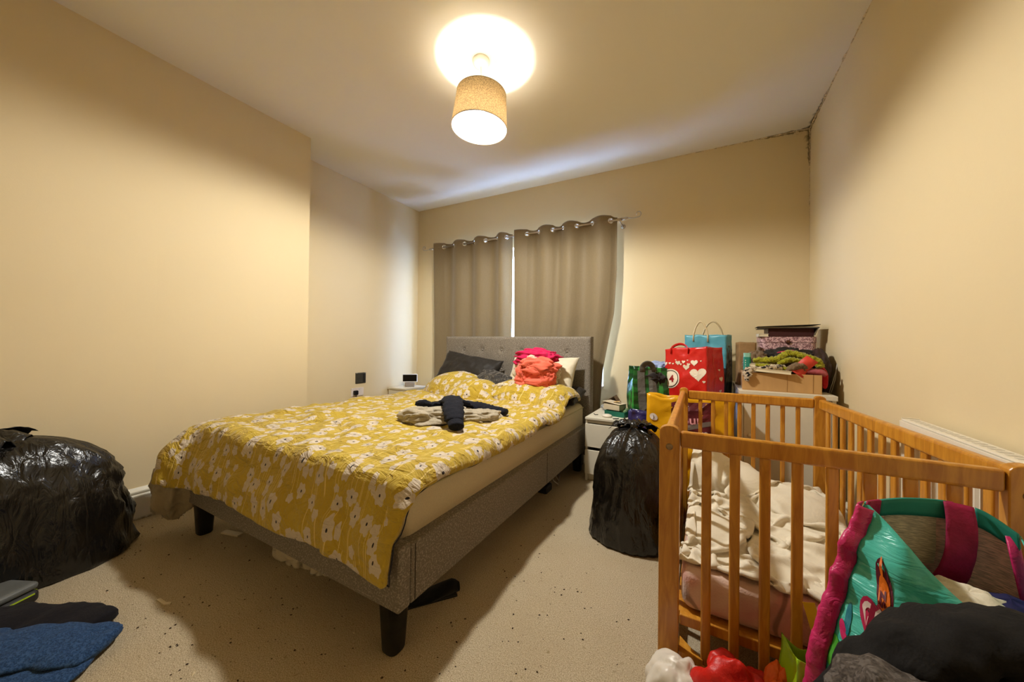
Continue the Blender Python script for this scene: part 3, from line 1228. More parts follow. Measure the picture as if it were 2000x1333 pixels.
M_CHAR = fabric('charcoal_satin_cotton', (42, 38, 34), .12, 500, 16, .5, .05, .55)
M_VELV = fabric('crushed_black_velvet', (40, 36, 33), .5, 120, 30, .7, .5, .6, fleck=(92, 86, 78))
M_WPIL = fabric('off_white_pillowcase', (214, 203, 178), .04, 400, 10, .35)
pillow('pillow', 'smooth charcoal pillow leaning on the headboard nearest the corner of the room', (-2.01, 2.735, .745), .66, .44, .16, 1.0, -.16, .10, M_CHAR, 1)
pillow('pillow', 'crushed black velvet cushion between the charcoal pillow and the white pillow', (-1.70, 2.66, .695), .40, .30, .11, .75, -.30, -.08, M_VELV, 4)
pillow('pillow', 'off-white pillow leaning on the headboard under the pink clothes heap', (-1.235, 2.745, .745), .64, .44, .16, 1.02, .03, -.06, M_WPIL, 7)
pillow('pillow', 'dark grey pillow lying flat at the bed edge beside the white drawers', (-1.05, 2.735, .625), .36, .34, .13, .18, .0, .0, M_CHAR, 11)

def add_text_like_marks():
    pass

def body_pts(o):
    n = len(o.data.vertices)
    a = np.zeros(n * 3, np.float32)
    o.data.vertices.foreach_get('co', a)
    return a.reshape(n, 3).astype(float) + np.array(WORLD[o.name])

PIL = [o for o in bpy.data.objects if o.name.startswith('pillow')]
BED2 = HMap(np.concatenate([np.array([[x, y, BEDH.at(x, y)] for x in np.arange(-2.7, -.7, .02) for y in np.arange(.5, 2.95, .02)])] + [body_pts(o) for o in PIL]), (-2.9, .3), (-.5, 3.1))

M_CREAMPAT = bpy.data.materials.new('cream_fabric_with_small_dots')
def dotted(m, base, dots, scale, thr):
    m.use_nodes = True
    t = NT(m)
    co = t.coord('Object')
    v = t.node('ShaderNodeTexVoronoi')
    v.inputs['Scale'].default_value = scale
    t.link(co, v.inputs['Vector'])
    pick = t.mix(t.ramp(t.noise(co, 14, 2), .45, .55), lin(dots[0]), lin(dots[1]))
    t.link(t.mix(t.math('LESS_THAN', v.outputs['Distance'], thr), lin(base), pick), t.b.inputs['Base Color'])
    t.b.inputs['Roughness'].default_value = .9
    t.b.inputs['Sheen Weight'].default_value = .2
    t.link(t.bump(t.noise(co, 24, 4, .6, .5), .4, .01), t.b.inputs['Normal'])
dotted(M_CREAMPAT, (206, 194, 168), ((70, 62, 58), (176, 92, 84)), 62, .22)
M_MAG = fabric('magenta_jersey', (196, 24, 78), .06, 380, 22, .3)
M_CORAL = fabric('coral_fleece', (236, 108, 84), .06, 300, 20, .35, .3)
heapc = multi(BED2.collide, c_ell((-1.19, 2.615, .80), (.165, .105, .15)))
def garment(name, label, cat, nx, ny, d, c, ang, squash, seed, coll, m, thick=.006, z=.2, fold=.03, steps=70, mask=None, amp=.05, group=None, fric=.75, base=.005, parts=None):
    cl = crumpled(nx, ny, d, d, c, ang, squash, seed, amp, z, mask, fold, base)
    cl.relax(steps, coll, g=.0016, damp=.90, iters=4, fric=fric)
    o = cl.obj(name, m, None, thick, 1, 1.0)
    tag(o, label, cat, group)
    return o, cl
def bundle(name, label, cat, c, r, m, seed, folds=9, amp=.12, n=56, tilt=0.0, pleat=.5, squash_bottom=False, bil=0.0, bf=2.6, stretch=(1, 1, 1), parent=None, rot=0.0):
    """lump of gathered cloth: pleats from one gathered point, or (bil) rounded puffs with sharp creases between them"""
    V, Fc = [], []
    nv = n // 2
    cr, sr = math.cos(rot), math.sin(rot)
    for i in range(nv + 1):
        th = PI * i / nv
        for j in range(n):
            q = 2 * PI * j / n
            d = Vector((math.sin(th) * math.cos(q), math.sin(th) * math.sin(q), math.cos(th)))
            pl = math.sin(folds * q + 3 * fbm(d.x * 1.5, d.y * 1.5, seed, 2) + tilt * th) * pleat * math.sin(th) ** .6
            k = 1 + amp * (pl + 1.4 * fbm(d.x * 2.1 + seed, d.y * 2.1, d.z * 2.1, 3))
            if bil:
                wx = d.x + .45 * mnoise.noise(Vector((d.x * 1.7, d.y * 1.7, d.z * 1.7 + seed)))
                wz = d.z + .45 * mnoise.noise(Vector((d.x * 1.7 + 7, d.y * 1.7, d.z * 1.7 + seed)))
                g = abs(mnoise.noise(Vector((wx * bf * stretch[0] + seed, d.y * bf * stretch[1], wz * bf * stretch[2]))))
                g2 = abs(mnoise.noise(Vector((wx * bf * 2.1 * stretch[0], d.y * bf * 2.1 * stretch[1] + seed, wz * bf * 2.1 * stretch[2]))))
                k += bil * (g ** .8 * 2.0 - .5) + bil * .16 * (g2 ** .8 * 2 - .5)
            z = d.z * r[2] * k
            if squash_bottom and z < -r[2] * .75:
                z = -r[2] * .75
            x, y = d.x * r[0] * k, d.y * r[1] * k
            V.append((c[0] + x * cr - y * sr, c[1] + x * sr + y * cr, c[2] + z))
    for i in range(nv):
        for j in range(n):
            Fc.append((i * n + j, (i + 1) * n + j, (i + 1) * n + (j + 1) % n, i * n + (j + 1) % n))
    o = mesh(name, V, Fc, m, parent, True)
    return o if parent else tag(o, label, cat)
o = bundle('dotted_blanket', 'cream dotted baby blanket bundled on the off-white pillow', 'blanket', (-1.195, 2.60, .815), (.185, .105, .15), M_CREAMPAT, 3, 7, .06, 76, bil=.26, bf=1.6)
r = thing('coral_jumper', 'coral fleece jumper twisted over the front of the clothes heap', 'clothing', (-1.18, 2.53, .70))
bundle('body', '', '', (-1.205, 2.530, .745), (.155, .070, .075), M_CORAL, 21, 5, .05, 80, bil=.30, bf=1.5, stretch=(.7, 1, 2.2), parent=r)
bundle('sleeve', '', '', (-1.15, 2.525, .865), (.150, .072, .070), M_CORAL, 27, 5, .05, 80, bil=.32, bf=1.5, stretch=(.8, 1, 2.0), parent=r, rot=.1)
bundle('sleeve', '', '', (-1.275, 2.520, .805), (.062, .060, .085), M_CORAL, 33, 4, .05, 60, bil=.30, bf=2.0, stretch=(2.2, 1, .8), parent=r)
bundle('hood', '', '', (-1.08, 2.53, .785), (.070, .060, .075), M_CORAL, 37, 4, .05, 60, bil=.30, bf=2.0, stretch=(2.0, 1, 1), parent=r)
r = thing('magenta_top', 'magenta jersey top crowning the clothes heap on the pillow', 'clothing', (-1.2, 2.63, .9))
bundle('body', '', '', (-1.19, 2.595, .945), (.175, .085, .060), M_MAG, 41, 4, .05, 80, bil=.30, bf=1.5, stretch=(.8, 1, 1.8), parent=r)
bundle('sleeve', '', '', (-1.335, 2.585, .895), (.060, .055, .045), M_MAG, 45, 4, .05, 60, bil=.3, bf=2.0, parent=r)
soft_sock = soft_tube('baby_sleeve', [(-1.50, 2.50, .70), (-1.44, 2.49, .705), (-1.36, 2.50, .70)], [.026, .028, .03], M_CREAMPAT, None, .7, .006, 3)
tag(soft_sock, 'cream sleeve trailing on the pillow beside the coral jumper', 'clothing')

# grey knit and navy hoodie on the duvet
M_KNIT = fabric('pale_grey_ribbed_knit', (172, 160, 138), .14, 210, 30, .5, .2)
M_NAVY = fabric('navy_sweatshirt', (20, 21, 30), .12, 420, 34, .7, .02)
bedc = BED2.collide
r = thing('grey_jumper', 'pale grey knitted jumper crumpled on the yellow duvet under the navy hoodie', 'clothing', (-1.32, 1.60, .62))
zj = float(BED2.at(-1.32, 1.60))
pcs = [bundle('body', '', '', (-1.30, 1.585, zj + .030), (.235, .135, .044), M_KNIT, 51, 5, .05, 90, bil=.34, bf=1.5, stretch=(.9, 1.6, 1), parent=r, rot=.62),
       bundle('sleeve', '', '', (-1.40, 1.48, zj + .035), (.12, .070, .050), M_KNIT, 53, 5, .05, 70, bil=.30, bf=1.4, parent=r, rot=.3),
       bundle('sleeve', '', '', (-1.14, 1.70, zj + .025), (.12, .060, .040), M_KNIT, 55, 5, .05, 70, bil=.30, bf=1.4, parent=r, rot=.9)]
J1 = HMap(np.concatenate([body_pts(q) for q in pcs] + [np.array([[x, y, BED2.at(x, y)] for x in np.arange(-2.2, -.8, .02) for y in np.arange(1.0, 2.5, .02)])]), (-2.3, .9), (-.7, 2.6))
root = thing('navy_hoodie', 'navy hooded sweatshirt with ribbed cuffs thrown on the grey jumper on the duvet', 'clothing', (-1.30, 1.72, .62))
cl2 = crumpled(30, 26, .013, .013, (-1.42, 1.78, .66), .45, (.72, .72), 57, .04, .10, None, .028, .012)
cl2.relax(60, J1.collide, g=.0016, damp=.9, iters=4, fric=.75)
cl2.obj('torso', M_NAVY, root, .010, 1)
def hz(x, y, d=.03):
    return float(max(J1.at(x + a, y + b) for a in (-.03, 0, .03) for b in (-.03, 0, .03))) + d - .008
def sleeve(pts, r, cuff=True):
    P = [(x, y, hz(x, y, dz)) for x, y, dz in pts]
    s = soft_tube('sleeve', P, r, M_NAVY, root, .5, .016, pts[0][0] * 9)
    if cuff:
        a, b = Vector(P[-1]), Vector(P[-2])
        t = (a - b).normalized()
        soft_tube('cuff', [tuple(a - t * .012), tuple(a + t * .018), tuple(a + t * .042)], [r[-1] * .92, r[-1] * .86, r[-1] * .84], M_NAVY, s, .62, .001, 1, 20, 5)
sleeve([(-1.40, 1.74, .04), (-1.27, 1.60, .045), (-1.16, 1.47, .045), (-1.09, 1.40, .04)], [.062, .058, .052, .046])
sleeve([(-1.38, 1.80, .04), (-1.26, 1.84, .04), (-1.16, 1.86, .035), (-1.10, 1.86, .03)], [.065, .058, .050, .042])
sleeve([(-1.46, 1.74, .04), (-1.50, 1.66, .035), (-1.475, 1.57, .03)], [.055, .052, .045], False)

# bunched sheet that hangs from the bed's far foot corner, below the duvet
M_OLDSH = fabric('greyish_old_sheet', (168, 152, 124), .05, 300, 14, .6)
bundle('bunched_sheet', 'greyish sheet bunched and hanging below the duvet at the skirting-board corner of the bed', 'bed sheet', (-2.530, .80, .250), (.105, .100, .165), M_OLDSH, 5, 8, .16, 64, bil=.12)
M_WCLOTH = fabric('dingy_white_cotton', (200, 188, 164), .05, 320, 14, .5)
bundle('white_cloth', 'white cloth crumpled on the carpet under the foot of the bed', 'clothing', (-1.715, 1.0, .055), (.135, .085, .085), M_WCLOTH, 61, 5, .06, 80, bil=.34, bf=1.8, squash_bottom=True)
bundle('white_rag', 'small white rag on the carpet beside the crumpled white cloth under the bed', 'clothing', (-1.525, .985, .022), (.055, .035, .032), M_WCLOTH, 67, 4, .06, 50, bil=.3, bf=1.8, squash_bottom=True)

# dark slipper, cable and plug under the bed
def slipper():
    m = fabric('black_felt', (16, 15, 15), .2, 260, 20, .4)
    root = thing('slipper', 'black felt slipper lying under the bed by the front leg', 'shoe', (-.98, 1.10, 0))
    V, Fc = [], []
    n, k = 24, 16
    ang = .9
    for i in range(k + 1):
        t = i / k
        w = .042 * (math.sin(PI * min(1, max(.0, t * .94 + .03))) ** .45) * (1.08 - .2 * t)
        hgt = .018 + .045 * max(0, (t - .45) / .55) ** .7 * (1 if t < .9 else (1 - (t - .9) * 6))
        for j in range(n):
            q = 2 * PI * j / n
            x = (t - .5) * .25
            y = w * math.cos(q)
            z = max(0, hgt * .5 + hgt * .5 * math.sin(q) if math.sin(q) > 0 else hgt * .5 * (1 + math.sin(q)))
            V.append((-.98 + x * math.cos(ang) - y * math.sin(ang), 1.10 + x * math.sin(ang) + y * math.cos(ang), z))
    for i in range(k):
        for j in range(n):
            Fc.append((i * n + j, i * n + (j + 1) % n, (i + 1) * n + (j + 1) % n, (i + 1) * n + j))
    Fc.append(tuple(range(n)))
    Fc.append(tuple(k * n + j for j in range(n))[::-1])
    mesh('upper', V, Fc, m, root, True)
    box('sole', (-1.09, 1.065, 0), (-.87, 1.135, .010), mat('rubber_sole', (30, 28, 26), .8), root, .004, 2, rotz(ang, (-.98, 1.10, 0)))
slipper()
M_CABLE = mat('white_cable', (196, 190, 178), .5, .03)
tube('cable', [(-.94, 2.44, .006), (-.93, 2.40, .03), (-.945, 2.36, .06), (-.97, 2.38, .09), (-.985, 2.43, .10), (-.98, 2.48, .06), (-.96, 2.50, .01), (-.99, 2.60, .006), (-1.1, 2.75, .006)], .0035, M_CABLE, None, 6)
tag(bpy.data.objects['cable'], 'loop of white cable under the bed by the white drawers', 'cable')
root = thing('power_adaptor', 'dark power adaptor lying under the bed beside the cable loop', 'adaptor', (-1.0, 2.30, 0))
box('case', (-1.05, 2.25, 0), (-.95, 2.35, .05), mat('dark_adaptor_plastic', (34, 33, 36), .5), root, .01, 3)
tube('lead', [(-1.0, 2.352, .02), (-.99, 2.40, .012), (-1.02, 2.47, .006), (-1.08, 2.5, .006)], .003, mat('dark_lead', (30, 30, 30), .5), root, 6)

# ------------------------------------------------------------------ white bedside drawers and what lies on them
M_WHITE = mat('white_foil_board', (222, 214, 194), .42, .02, 5)
M_SHADOWGAP = mat('board_edge', (196, 186, 164), .6, .03)
def build_drawers():
    x0, x1, y0, y1, h = -.800, -.462, 2.632, 3.10, .49
    root = thing('bedside_drawers', 'low white two-drawer bedside unit between the bed and the bags', 'drawers', ((x0 + x1) / 2, (y0 + y1) / 2, 0))
    box('top', (x0, y0, h - .016), (x1, y1, h), M_WHITE, root, .0015)
    for a in (x0, x1 - .016):
        box('side_panel', (a, y0 + .018, 0), (a + .016, y1, h - .0165), M_WHITE, root, .001)
    box('back_panel', (x0 + .017, y1 - .012, .03), (x1 - .017, y1 - .004, h - .017), M_WHITE, root, 0)
    box('plinth', (x0 + .017, y0 + .045, 0), (x1 - .017, y0 + .06, .055), M_WHITE, root, .001)
    for z0, z1 in ((.265, .440), (.058, .240)):
        d = box('drawer', (x0 + .001, y0 + .002, z0), (x1 - .001, y0 + .017, z1), M_WHITE, root, .0015)
        box('drawer_box', (x0 + .022, y0 + .0175, z0 + .01), (x1 - .022, y1 - .03, z1 - .03), M_SHADOWGAP, d, 0)
    box('front_rail', (x0 + .017, y0 + .024, .445), (x1 - .017, y0 + .036, .473), M_SHADOWGAP, root, 0)
build_drawers()
NZ = .49
M_CARD = mat('plain_card', (206, 190, 160), .8, .05, 12)
M_TEAL = mat('teal_printed_card', (24, 100, 80), .5, .06)
M_BROWN = mat('brown_mdf', (104, 78, 52), .6, .1, 20)
root = thing('tissue_box', 'flat teal cardboard box with torn opening on the white drawers', 'box', (-.60, 2.82, NZ))
mt0 = rotz(-.25, (-.60, 2.82, 0))
bm = bmesh.new()
bm_box(bm, (-.68, 2.77, NZ), (-.515, 2.92, NZ + .004))
for lo, hi in (((-.68, 2.77, NZ + .004), (-.515, 2.774, NZ + .04)), ((-.68, 2.916, NZ + .004), (-.515, 2.92, NZ + .04)), ((-.68, 2.774, NZ + .004), (-.676, 2.916, NZ + .04)), ((-.519, 2.774, NZ + .004), (-.515, 2.916, NZ + .04))):
    bm_box(bm, lo, hi)
for v in bm.verts:
    v.co = mt0 @ v.co
bmobj('tray', bm, M_TEAL, root)
soft_tube('crumpled_wrapper', [(-.56, 2.82, NZ + .026), (-.545, 2.87, NZ + .04), (-.55, 2.91, NZ + .03)], [.018, .024, .018], mat('clear_green_wrapper', (120, 150, 110), .2, .2, 40, 60, .8), root, .7, .012, 6)
root = thing('card_box', 'cream card box with lifted lid standing in the teal box', 'box', (-.62, 2.86, NZ + .042))
mt1 = rotz(-.30, (-.61, 2.86, 0))
box('carton', (-.695, 2.80, NZ + .042), (-.555, 2.91, NZ + .085), M_CARD, root, .002, 1, mt1)
box('lid', (-.70, 2.795, NZ + .0875), (-.55, 2.915, NZ + .0905), M_CARD, root, .001, 1, rot_about(.10, 'Y', (-.55, 2.86, NZ + .088)) @ mt1)
box('folded_paper', (-.63, 2.83, NZ + .105), (-.58, 2.88, NZ + .108), mat('tan_paper', (196, 160, 100), .8), root, .0005, 1, rot_about(-.2, 'Y', (-.60, 2.86, NZ + .105)))
root = thing('wooden_frame_box', 'brown open-fronted box tipped on its edge at the back of the white drawers', 'box', (-.70, 3.02, NZ))
mt2 = rot_about(-.62, 'Y', (-.70, 3.02, NZ))
bm = bmesh.new()
for lo, hi in (((-.69, 2.965, NZ + .02), (-.575, 3.06, NZ + .026)), ((-.69, 2.965, NZ + .094), (-.575, 3.06, NZ + .10)), ((-.69, 2.965, NZ + .026), (-.684, 3.06, NZ + .094)), ((-.581, 2.965, NZ + .026), (-.575, 3.06, NZ + .094)), ((-.684, 3.052, NZ + .026), (-.581, 3.058, NZ + .094))):
    bm_box(bm, lo, hi, .001, 1)
zmin = min((mt2 @ v.co).z for v in bm.verts)
for v in bm.verts:
    v.co = mt2 @ v.co + Vector((0, 0, NZ - zmin + .0005))
bmobj('case', bm, M_BROWN, root)
o = lathe('cotton_pad', [(0, .022), (.020, .021), (.034, .016), (.040, .010), (.036, .003), (.02, 0), (0, 0)], (-.655, 2.73, NZ), mat('white_soft_plastic', (226, 216, 200), .5), None, 24)
tag(o, 'small white rounded plastic dish at the front of the white drawers', 'dish')
root = thing('pen', 'short black pen lying near the front edge of the white drawers', 'pen', (-.575, 2.672, NZ))
M_BLK = mat('black_plastic', (16, 16, 18), .4)
tube('barrel', [(-.592, 2.665, NZ + .004), (-.558, 2.690, NZ + .004)], .0035, M_BLK, root, 8)
tube('tip', [(-.592, 2.665, NZ + .004), (-.598, 2.6605, NZ + .004)], [.003, .001], M_BLK, root, 8)
o = tube('hair_grip', [(-.775, 2.79, NZ + .003), (-.755, 2.75, NZ + .003), (-.735, 2.765, NZ + .003)], .0028, M_BLK, None, 6)
tag(o, 'bent black hair grip on the white drawers beside the headboard', 'hair grip')
o = lathe('coin', [(0, .0022), (.0095, .0022), (.0105, .0012), (.0095, 0), (0, 0)], (-.528, 2.672, NZ), mat('copper_coin', (120, 84, 50), .4, metal=.8), None, 16)
tag(o, 'copper coin at the front edge of the white drawers', 'coin')
o = soft_tube('clear_bag', [(-.765, 3.02, NZ + .02), (-.735, 2.985, NZ + .035), (-.715, 2.95, NZ + .018)], [.012, .026, .014], mat('clear_plastic', (190, 190, 190), .15, .2, 30, 60, .8), None, .8, .014, 2)
tag(o, 'scrunched clear plastic bag at the back of the white drawers', 'plastic bag')

# ------------------------------------------------------------------ refuse sacks
M_BIN = plastic_film('black_bin_liner', (15, 13, 11), .27, 22, .95, (1, 1, .28), .6, .016)
def sack(label, c, rx, ry, h, seed, neck=(0, 0), lean=(0, 0), power=2.6, belly=.9, foot=1.06, tail=.13, pleats=17, group='tied black refuse sacks', rot=0.0):
    root = thing('bin_bag', label, 'bin bag', (c[0], c[1], 0), group)
    n, k = 110, 64
    V, Fc = [], []
    for i in range(k + 1):
        t = i / k                       # 0 base .. 1 neck
        if t < .06:
            s = foot * (.90 + .10 * math.sqrt(t / .06))
            z = h * .035 * (t / .06) ** 2
        else:
            u = (t - .06) / .94
            z = h * (.035 + .965 * (1 - (1 - u) ** 1.35))
            side = foot + (belly - foot) * min(1, u * 1.6)
            close = max(0, (u - .42) / .58)
            s = side * max(0.0, 1 - close ** 2.2) ** .62
            s = max(s, .075)
        for j in range(n):
            q = 2 * PI * j / n
            cx, sy = math.cos(q), math.sin(q)
            sq = (abs(cx) ** power + abs(sy) ** power) ** (-1 / power)
            mixk = min(1, s / .5)
            rr = s * (sq * mixk + (1 - mixk))
            up = max(0, (t - .45) / .55)
            pl = math.sin(pleats * q + 2.5 * mnoise.noise(Vector((cx * 2, sy * 2, seed)))) + .6 * math.sin(pleats * 1.7 * q + seed)
            d = 1 + .085 * up * (1 - up * .3) * pl * min(1, .35 / max(.1, s)) * .8
            d += .075 * fbm(cx * 1.5 + seed, sy * 1.5, t * 2.4, 3) + .030 * fbm(cx * 5 + seed, sy * 5, t * 4.5, 3)
            rd = 1 - abs(fbm(cx * 3 + seed + 4, sy * 3 + z * 3, t * 2.0, 2))
            d += .05 * (rd ** 4 - .3)
            x, y = rx * rr * d * cx, ry * rr * d * sy
            ca, sa = math.cos(rot), math.sin(rot)
            x, y = x * ca - y * sa, x * sa + y * ca
            V.append((c[0] + x + neck[0] * t ** 2 + lean[0] * z, c[1] + y + neck[1] * t ** 2 + lean[1] * z, max(0.001, z + (.03 * h * fbm(cx * 2, sy * 2, seed + 3 + t, 2)) * (1 if .1 < t else 0))))
    for i in range(k):
        for j in range(n):
            Fc.append((i * n + j, i * n + (j + 1) % n, (i + 1) * n + (j + 1) % n, (i + 1) * n + j))
    Fc.append(tuple(range(n))[::-1])
    mesh('body', V, Fc, M_BIN, root, True)
    # tied neck: twist, knot and two loose ears
    nx, ny = c[0] + neck[0] + lean[0] * h, c[1] + neck[1] + lean[1] * h
    tube('neck_knot', [(nx, ny, h - .03), (nx + .004, ny, h + .004), (nx, ny + .006, h + .026)], [.030, .022, .026], M_BIN, root, 12)
    rnd = random.Random(seed)
    for e in range(3):
        a = rnd.uniform(0, 2 * PI)
        nu, nv = 16, 10
        V, Fc = [], []
        for i in range(nu + 1):
            for j in range(nv + 1):
                u, v = i / nu, j / nv - .5
                w = .022 + tail * .9 * u * (1 - .3 * u)
                out = tail * u * 1.1
                z = h + .016 + tail * (.55 * u - .75 * u * u) + .022 * math.sin(v * 15 + e * 2) * u + .012 * fbm(u * 5, v * 5, seed + e, 2)
                V.append((nx + math.cos(a) * out - math.sin(a) * v * w * 2, ny + math.sin(a) * out + math.cos(a) * v * w * 2, z))
        for i in range(nu):
            for j in range(nv):
                q = i * (nv + 1) + j
                Fc.append((q, q + nv + 1, q + nv + 2, q + 1))
        o = mesh('tied_ear', V, Fc, M_BIN, root, True)
        md = o.modifiers.new('thickness', 'SOLIDIFY')
        md.thickness = .0012
    return root
sack('knotted black bin bag standing between the white drawers and the cot', (-.345, 2.03, 0), .192, .200, .585, 4, (.0, .02), (0, 0), 2.5, .98, 1.10, .10)
sack('large slumped black bin bag against the cream wall by the jeans', (-2.630, .22, 0), .205, .40, .62, 9, (.0, -.05), (-.04, -.02), 2.7, .98, 1.10, .15, 21)
sack('black bin bag wedged behind the cot under the red and blue bags', (-.07, 2.96, 0), .22, .30, .575, 14, (0, 0), (0, 0), 3.0, 1.0, 1.02, .06)

# ------------------------------------------------------------------ carrier bags
class Bag:
    """standing carrier bag: crumpled walls, open top, printable faces"""
    def __init__(s, c, w, d, h, rot=0.0, lean=(0, 0), seed=0, bulge=.10, crump=.012, top_w=1.05, top_d=.55, tilt=0.0, sag=.0):
        s.c, s.w, s.d, s.h, s.rot, s.lean, s.seed = c, w, d, h, rot, lean, seed
        s.bulge, s.crump, s.tw, s.td, s.tilt, s.sag = bulge, crump, top_w, top_d, tilt, sag
    def pt(s, a, v, off=0.0):
        """a: position round the bag in [0,4): 0-1 front, 1-2 right, 2-3 back, 3-4 left; v: height 0..1"""
        a = a % 4
        k = int(a)
        f = a - k
        w = s.w * (1 + (s.tw - 1) * v) * (1 + s.bulge * math.sin(PI * min(1, v * 1.1)))
        d = s.d * (1 + (s.td - 1) * v ** 1.5) * (1 + s.bulge * 1.6 * math.sin(PI * min(1, v * 1.15)))
        if k == 0:
            x, y, n = (f - .5) * w, -d / 2, (0, -1)
        elif k == 1:
            x, y, n = w / 2, (f - .5) * d, (1, 0)
        elif k == 2:
            x, y, n = (.5 - f) * w, d / 2, (0, 1)
        else:
            x, y, n = -w / 2, (.5 - f) * d, (-1, 0)
        b = math.sin(PI * f)
        out = .04 * s.w * b * math.sin(PI * min(1, v * 1.2)) if k in (0, 2) else -.10 * s.d * b * v
        px, py, pz = x * 6, y * 6, v * s.h * 6
        r = 1 - abs(fbm(px * 1.3 + s.seed, py * 1.3, pz * 1.3, 2)) * 2
        out += s.crump * (fbm(px + s.seed, py, pz, 3) + .7 * max(0, r) ** 3) * (.35 + .65 * b)
        x, y = x + n[0] * (out + off), y + n[1] * (out + off)
        z = v * s.h + s.tilt * x * v - s.sag * v * b * (.5 + .5 * fbm(x * 9, y * 9, s.seed + 2, 2))
        z += .010 * fbm(x * 8, y * 8, s.seed + 5, 2) * v
        x += s.lean[0] * v * s.h
        y += s.lean[1] * v * s.h
        ca, sa = math.cos(s.rot), math.sin(s.rot)
        return (s.c[0] + x * ca - y * sa, s.c[1] + x * sa + y * ca, s.c[2] + z)
    def body(s, root, m, name='bag_body', nseg=20, nv=34, mats=None, pick=None, vmax=1.0):
        n = nseg * 4
        V = [s.pt(4 * j / n, vmax * i / nv) for i in range(nv + 1) for j in range(n)]
        Fc = [(i * n + j, i * n + (j + 1) % n, (i + 1) * n + (j + 1) % n, (i + 1) * n + j) for i in range(nv) for j in range(n)]
        Fc.append(tuple(range(n))[::-1])
        o = mesh(name, V, Fc, mats or m, root, True)
        if pick:
            for p in o.data.polygons:
                if p.index < nv * n:
                    i, j = divmod(p.index, n)
                    p.material_index = pick(4 * j / n, i / nv)
        md = o.modifiers.new('thickness', 'SOLIDIFY')
        md.thickness = .0016
        md.offset = -1
        return o
    def face_pt(s, face, X, Z, off):
        """metres on a face, X from its centre, Z from the base"""
        w = s.w if face in (0, 2) else s.d
        return s.pt(face + min(.995, max(.005, .5 + X / w)), min(1, max(0, Z / s.h)), off)
    def decal(s, name, vf, face, X, Z, m, parent, ang=0.0, off=.002):
        V = []
        ca, sa = math.cos(ang), math.sin(ang)
        for v in vf[0]:
            x, z = v[0] * ca - v[1] * sa, v[0] * sa + v[1] * ca
            V.append(s.face_pt(face, X + x, Z + z, off))
        return mesh(name, V, vf[1], m, parent, False)
    def strap(s, root, m, face, X0, X1, rise, r=.010, flat=.25, name='handle', drop=.06, bend=0.0):
        a = Vector(s.face_pt(face, X0, s.h - drop, .004))
        b = Vector(s.face_pt(face, X1, s.h - drop, .004))
        a1 = Vector(s.face_pt(face, X0, s.h * .995, .004))
        b1 = Vector(s.face_pt(face, X1, s.h * .995, .004))
        P = [a, a1]
        for k in range(1, 12):
            t = k / 12
            P.append(a1.lerp(b1, t) + Vector((0, bend * math.sin(PI * t), rise * math.sin(PI * t) ** .7)))
        P += [b1, b]
        return tube(name, [tuple(p) for p in P], r, m, root, 8, False, flat)

def disc_vf(r, n=28, r0=0.0, rings=3):
    V, Fc = [], []
    rs = np.linspace(r0, r, rings + 1)
    for q in rs:
        for j in range(n):
            V.append((q * math.cos(2 * PI * j / n), q * math.sin(2 * PI * j / n), 0))
    for i in range(rings):
        for j in range(n):
            Fc.append((i * n + j, i * n + (j + 1) % n, (i + 1) * n + (j + 1) % n, (i + 1) * n + j))
    if r0 == 0:
        pass
    return V, Fc
def heart_vf(r, n=28):
    V = [(0, 0, 0)]
    for k in (.5, 1.0):
        for j in range(n):
            q = 2 * PI * j / n
            x = 16 * math.sin(q) ** 3
            y = 13 * math.cos(q) - 5 * math.cos(2 * q) - 2 * math.cos(3 * q) - math.cos(4 * q)
            V.append((k * x / 17 * r, k * y / 17 * r, 0))
    Fc = [(0, 1 + (j + 1) % n, 1 + j) for j in range(n)] + [(1 + j, 1 + (j + 1) % n, 1 + n + (j + 1) % n, 1 + n + j) for j in range(n)]
    return V, Fc
def rect_vf(w, h, n=10):
    k = max(1, int(n * h / max(w, h)))
    kx = max(1, int(n * w / max(w, h)))
    V = [((i / kx - .5) * w, (j / k - .5) * h, 0) for i in range(kx + 1) for j in range(k + 1)]
    Fc = [(i * (k + 1) + j, (i + 1) * (k + 1) + j, (i + 1) * (k + 1) + j + 1, i * (k + 1) + j + 1) for i in range(kx) for j in range(k)]
    return V, Fc

def shiny(name, col, rough=.3, wr=20, wstr=.35):
    return plastic_film(name, col, rough, wr, wstr, (1, 1, 1), .5, .008)

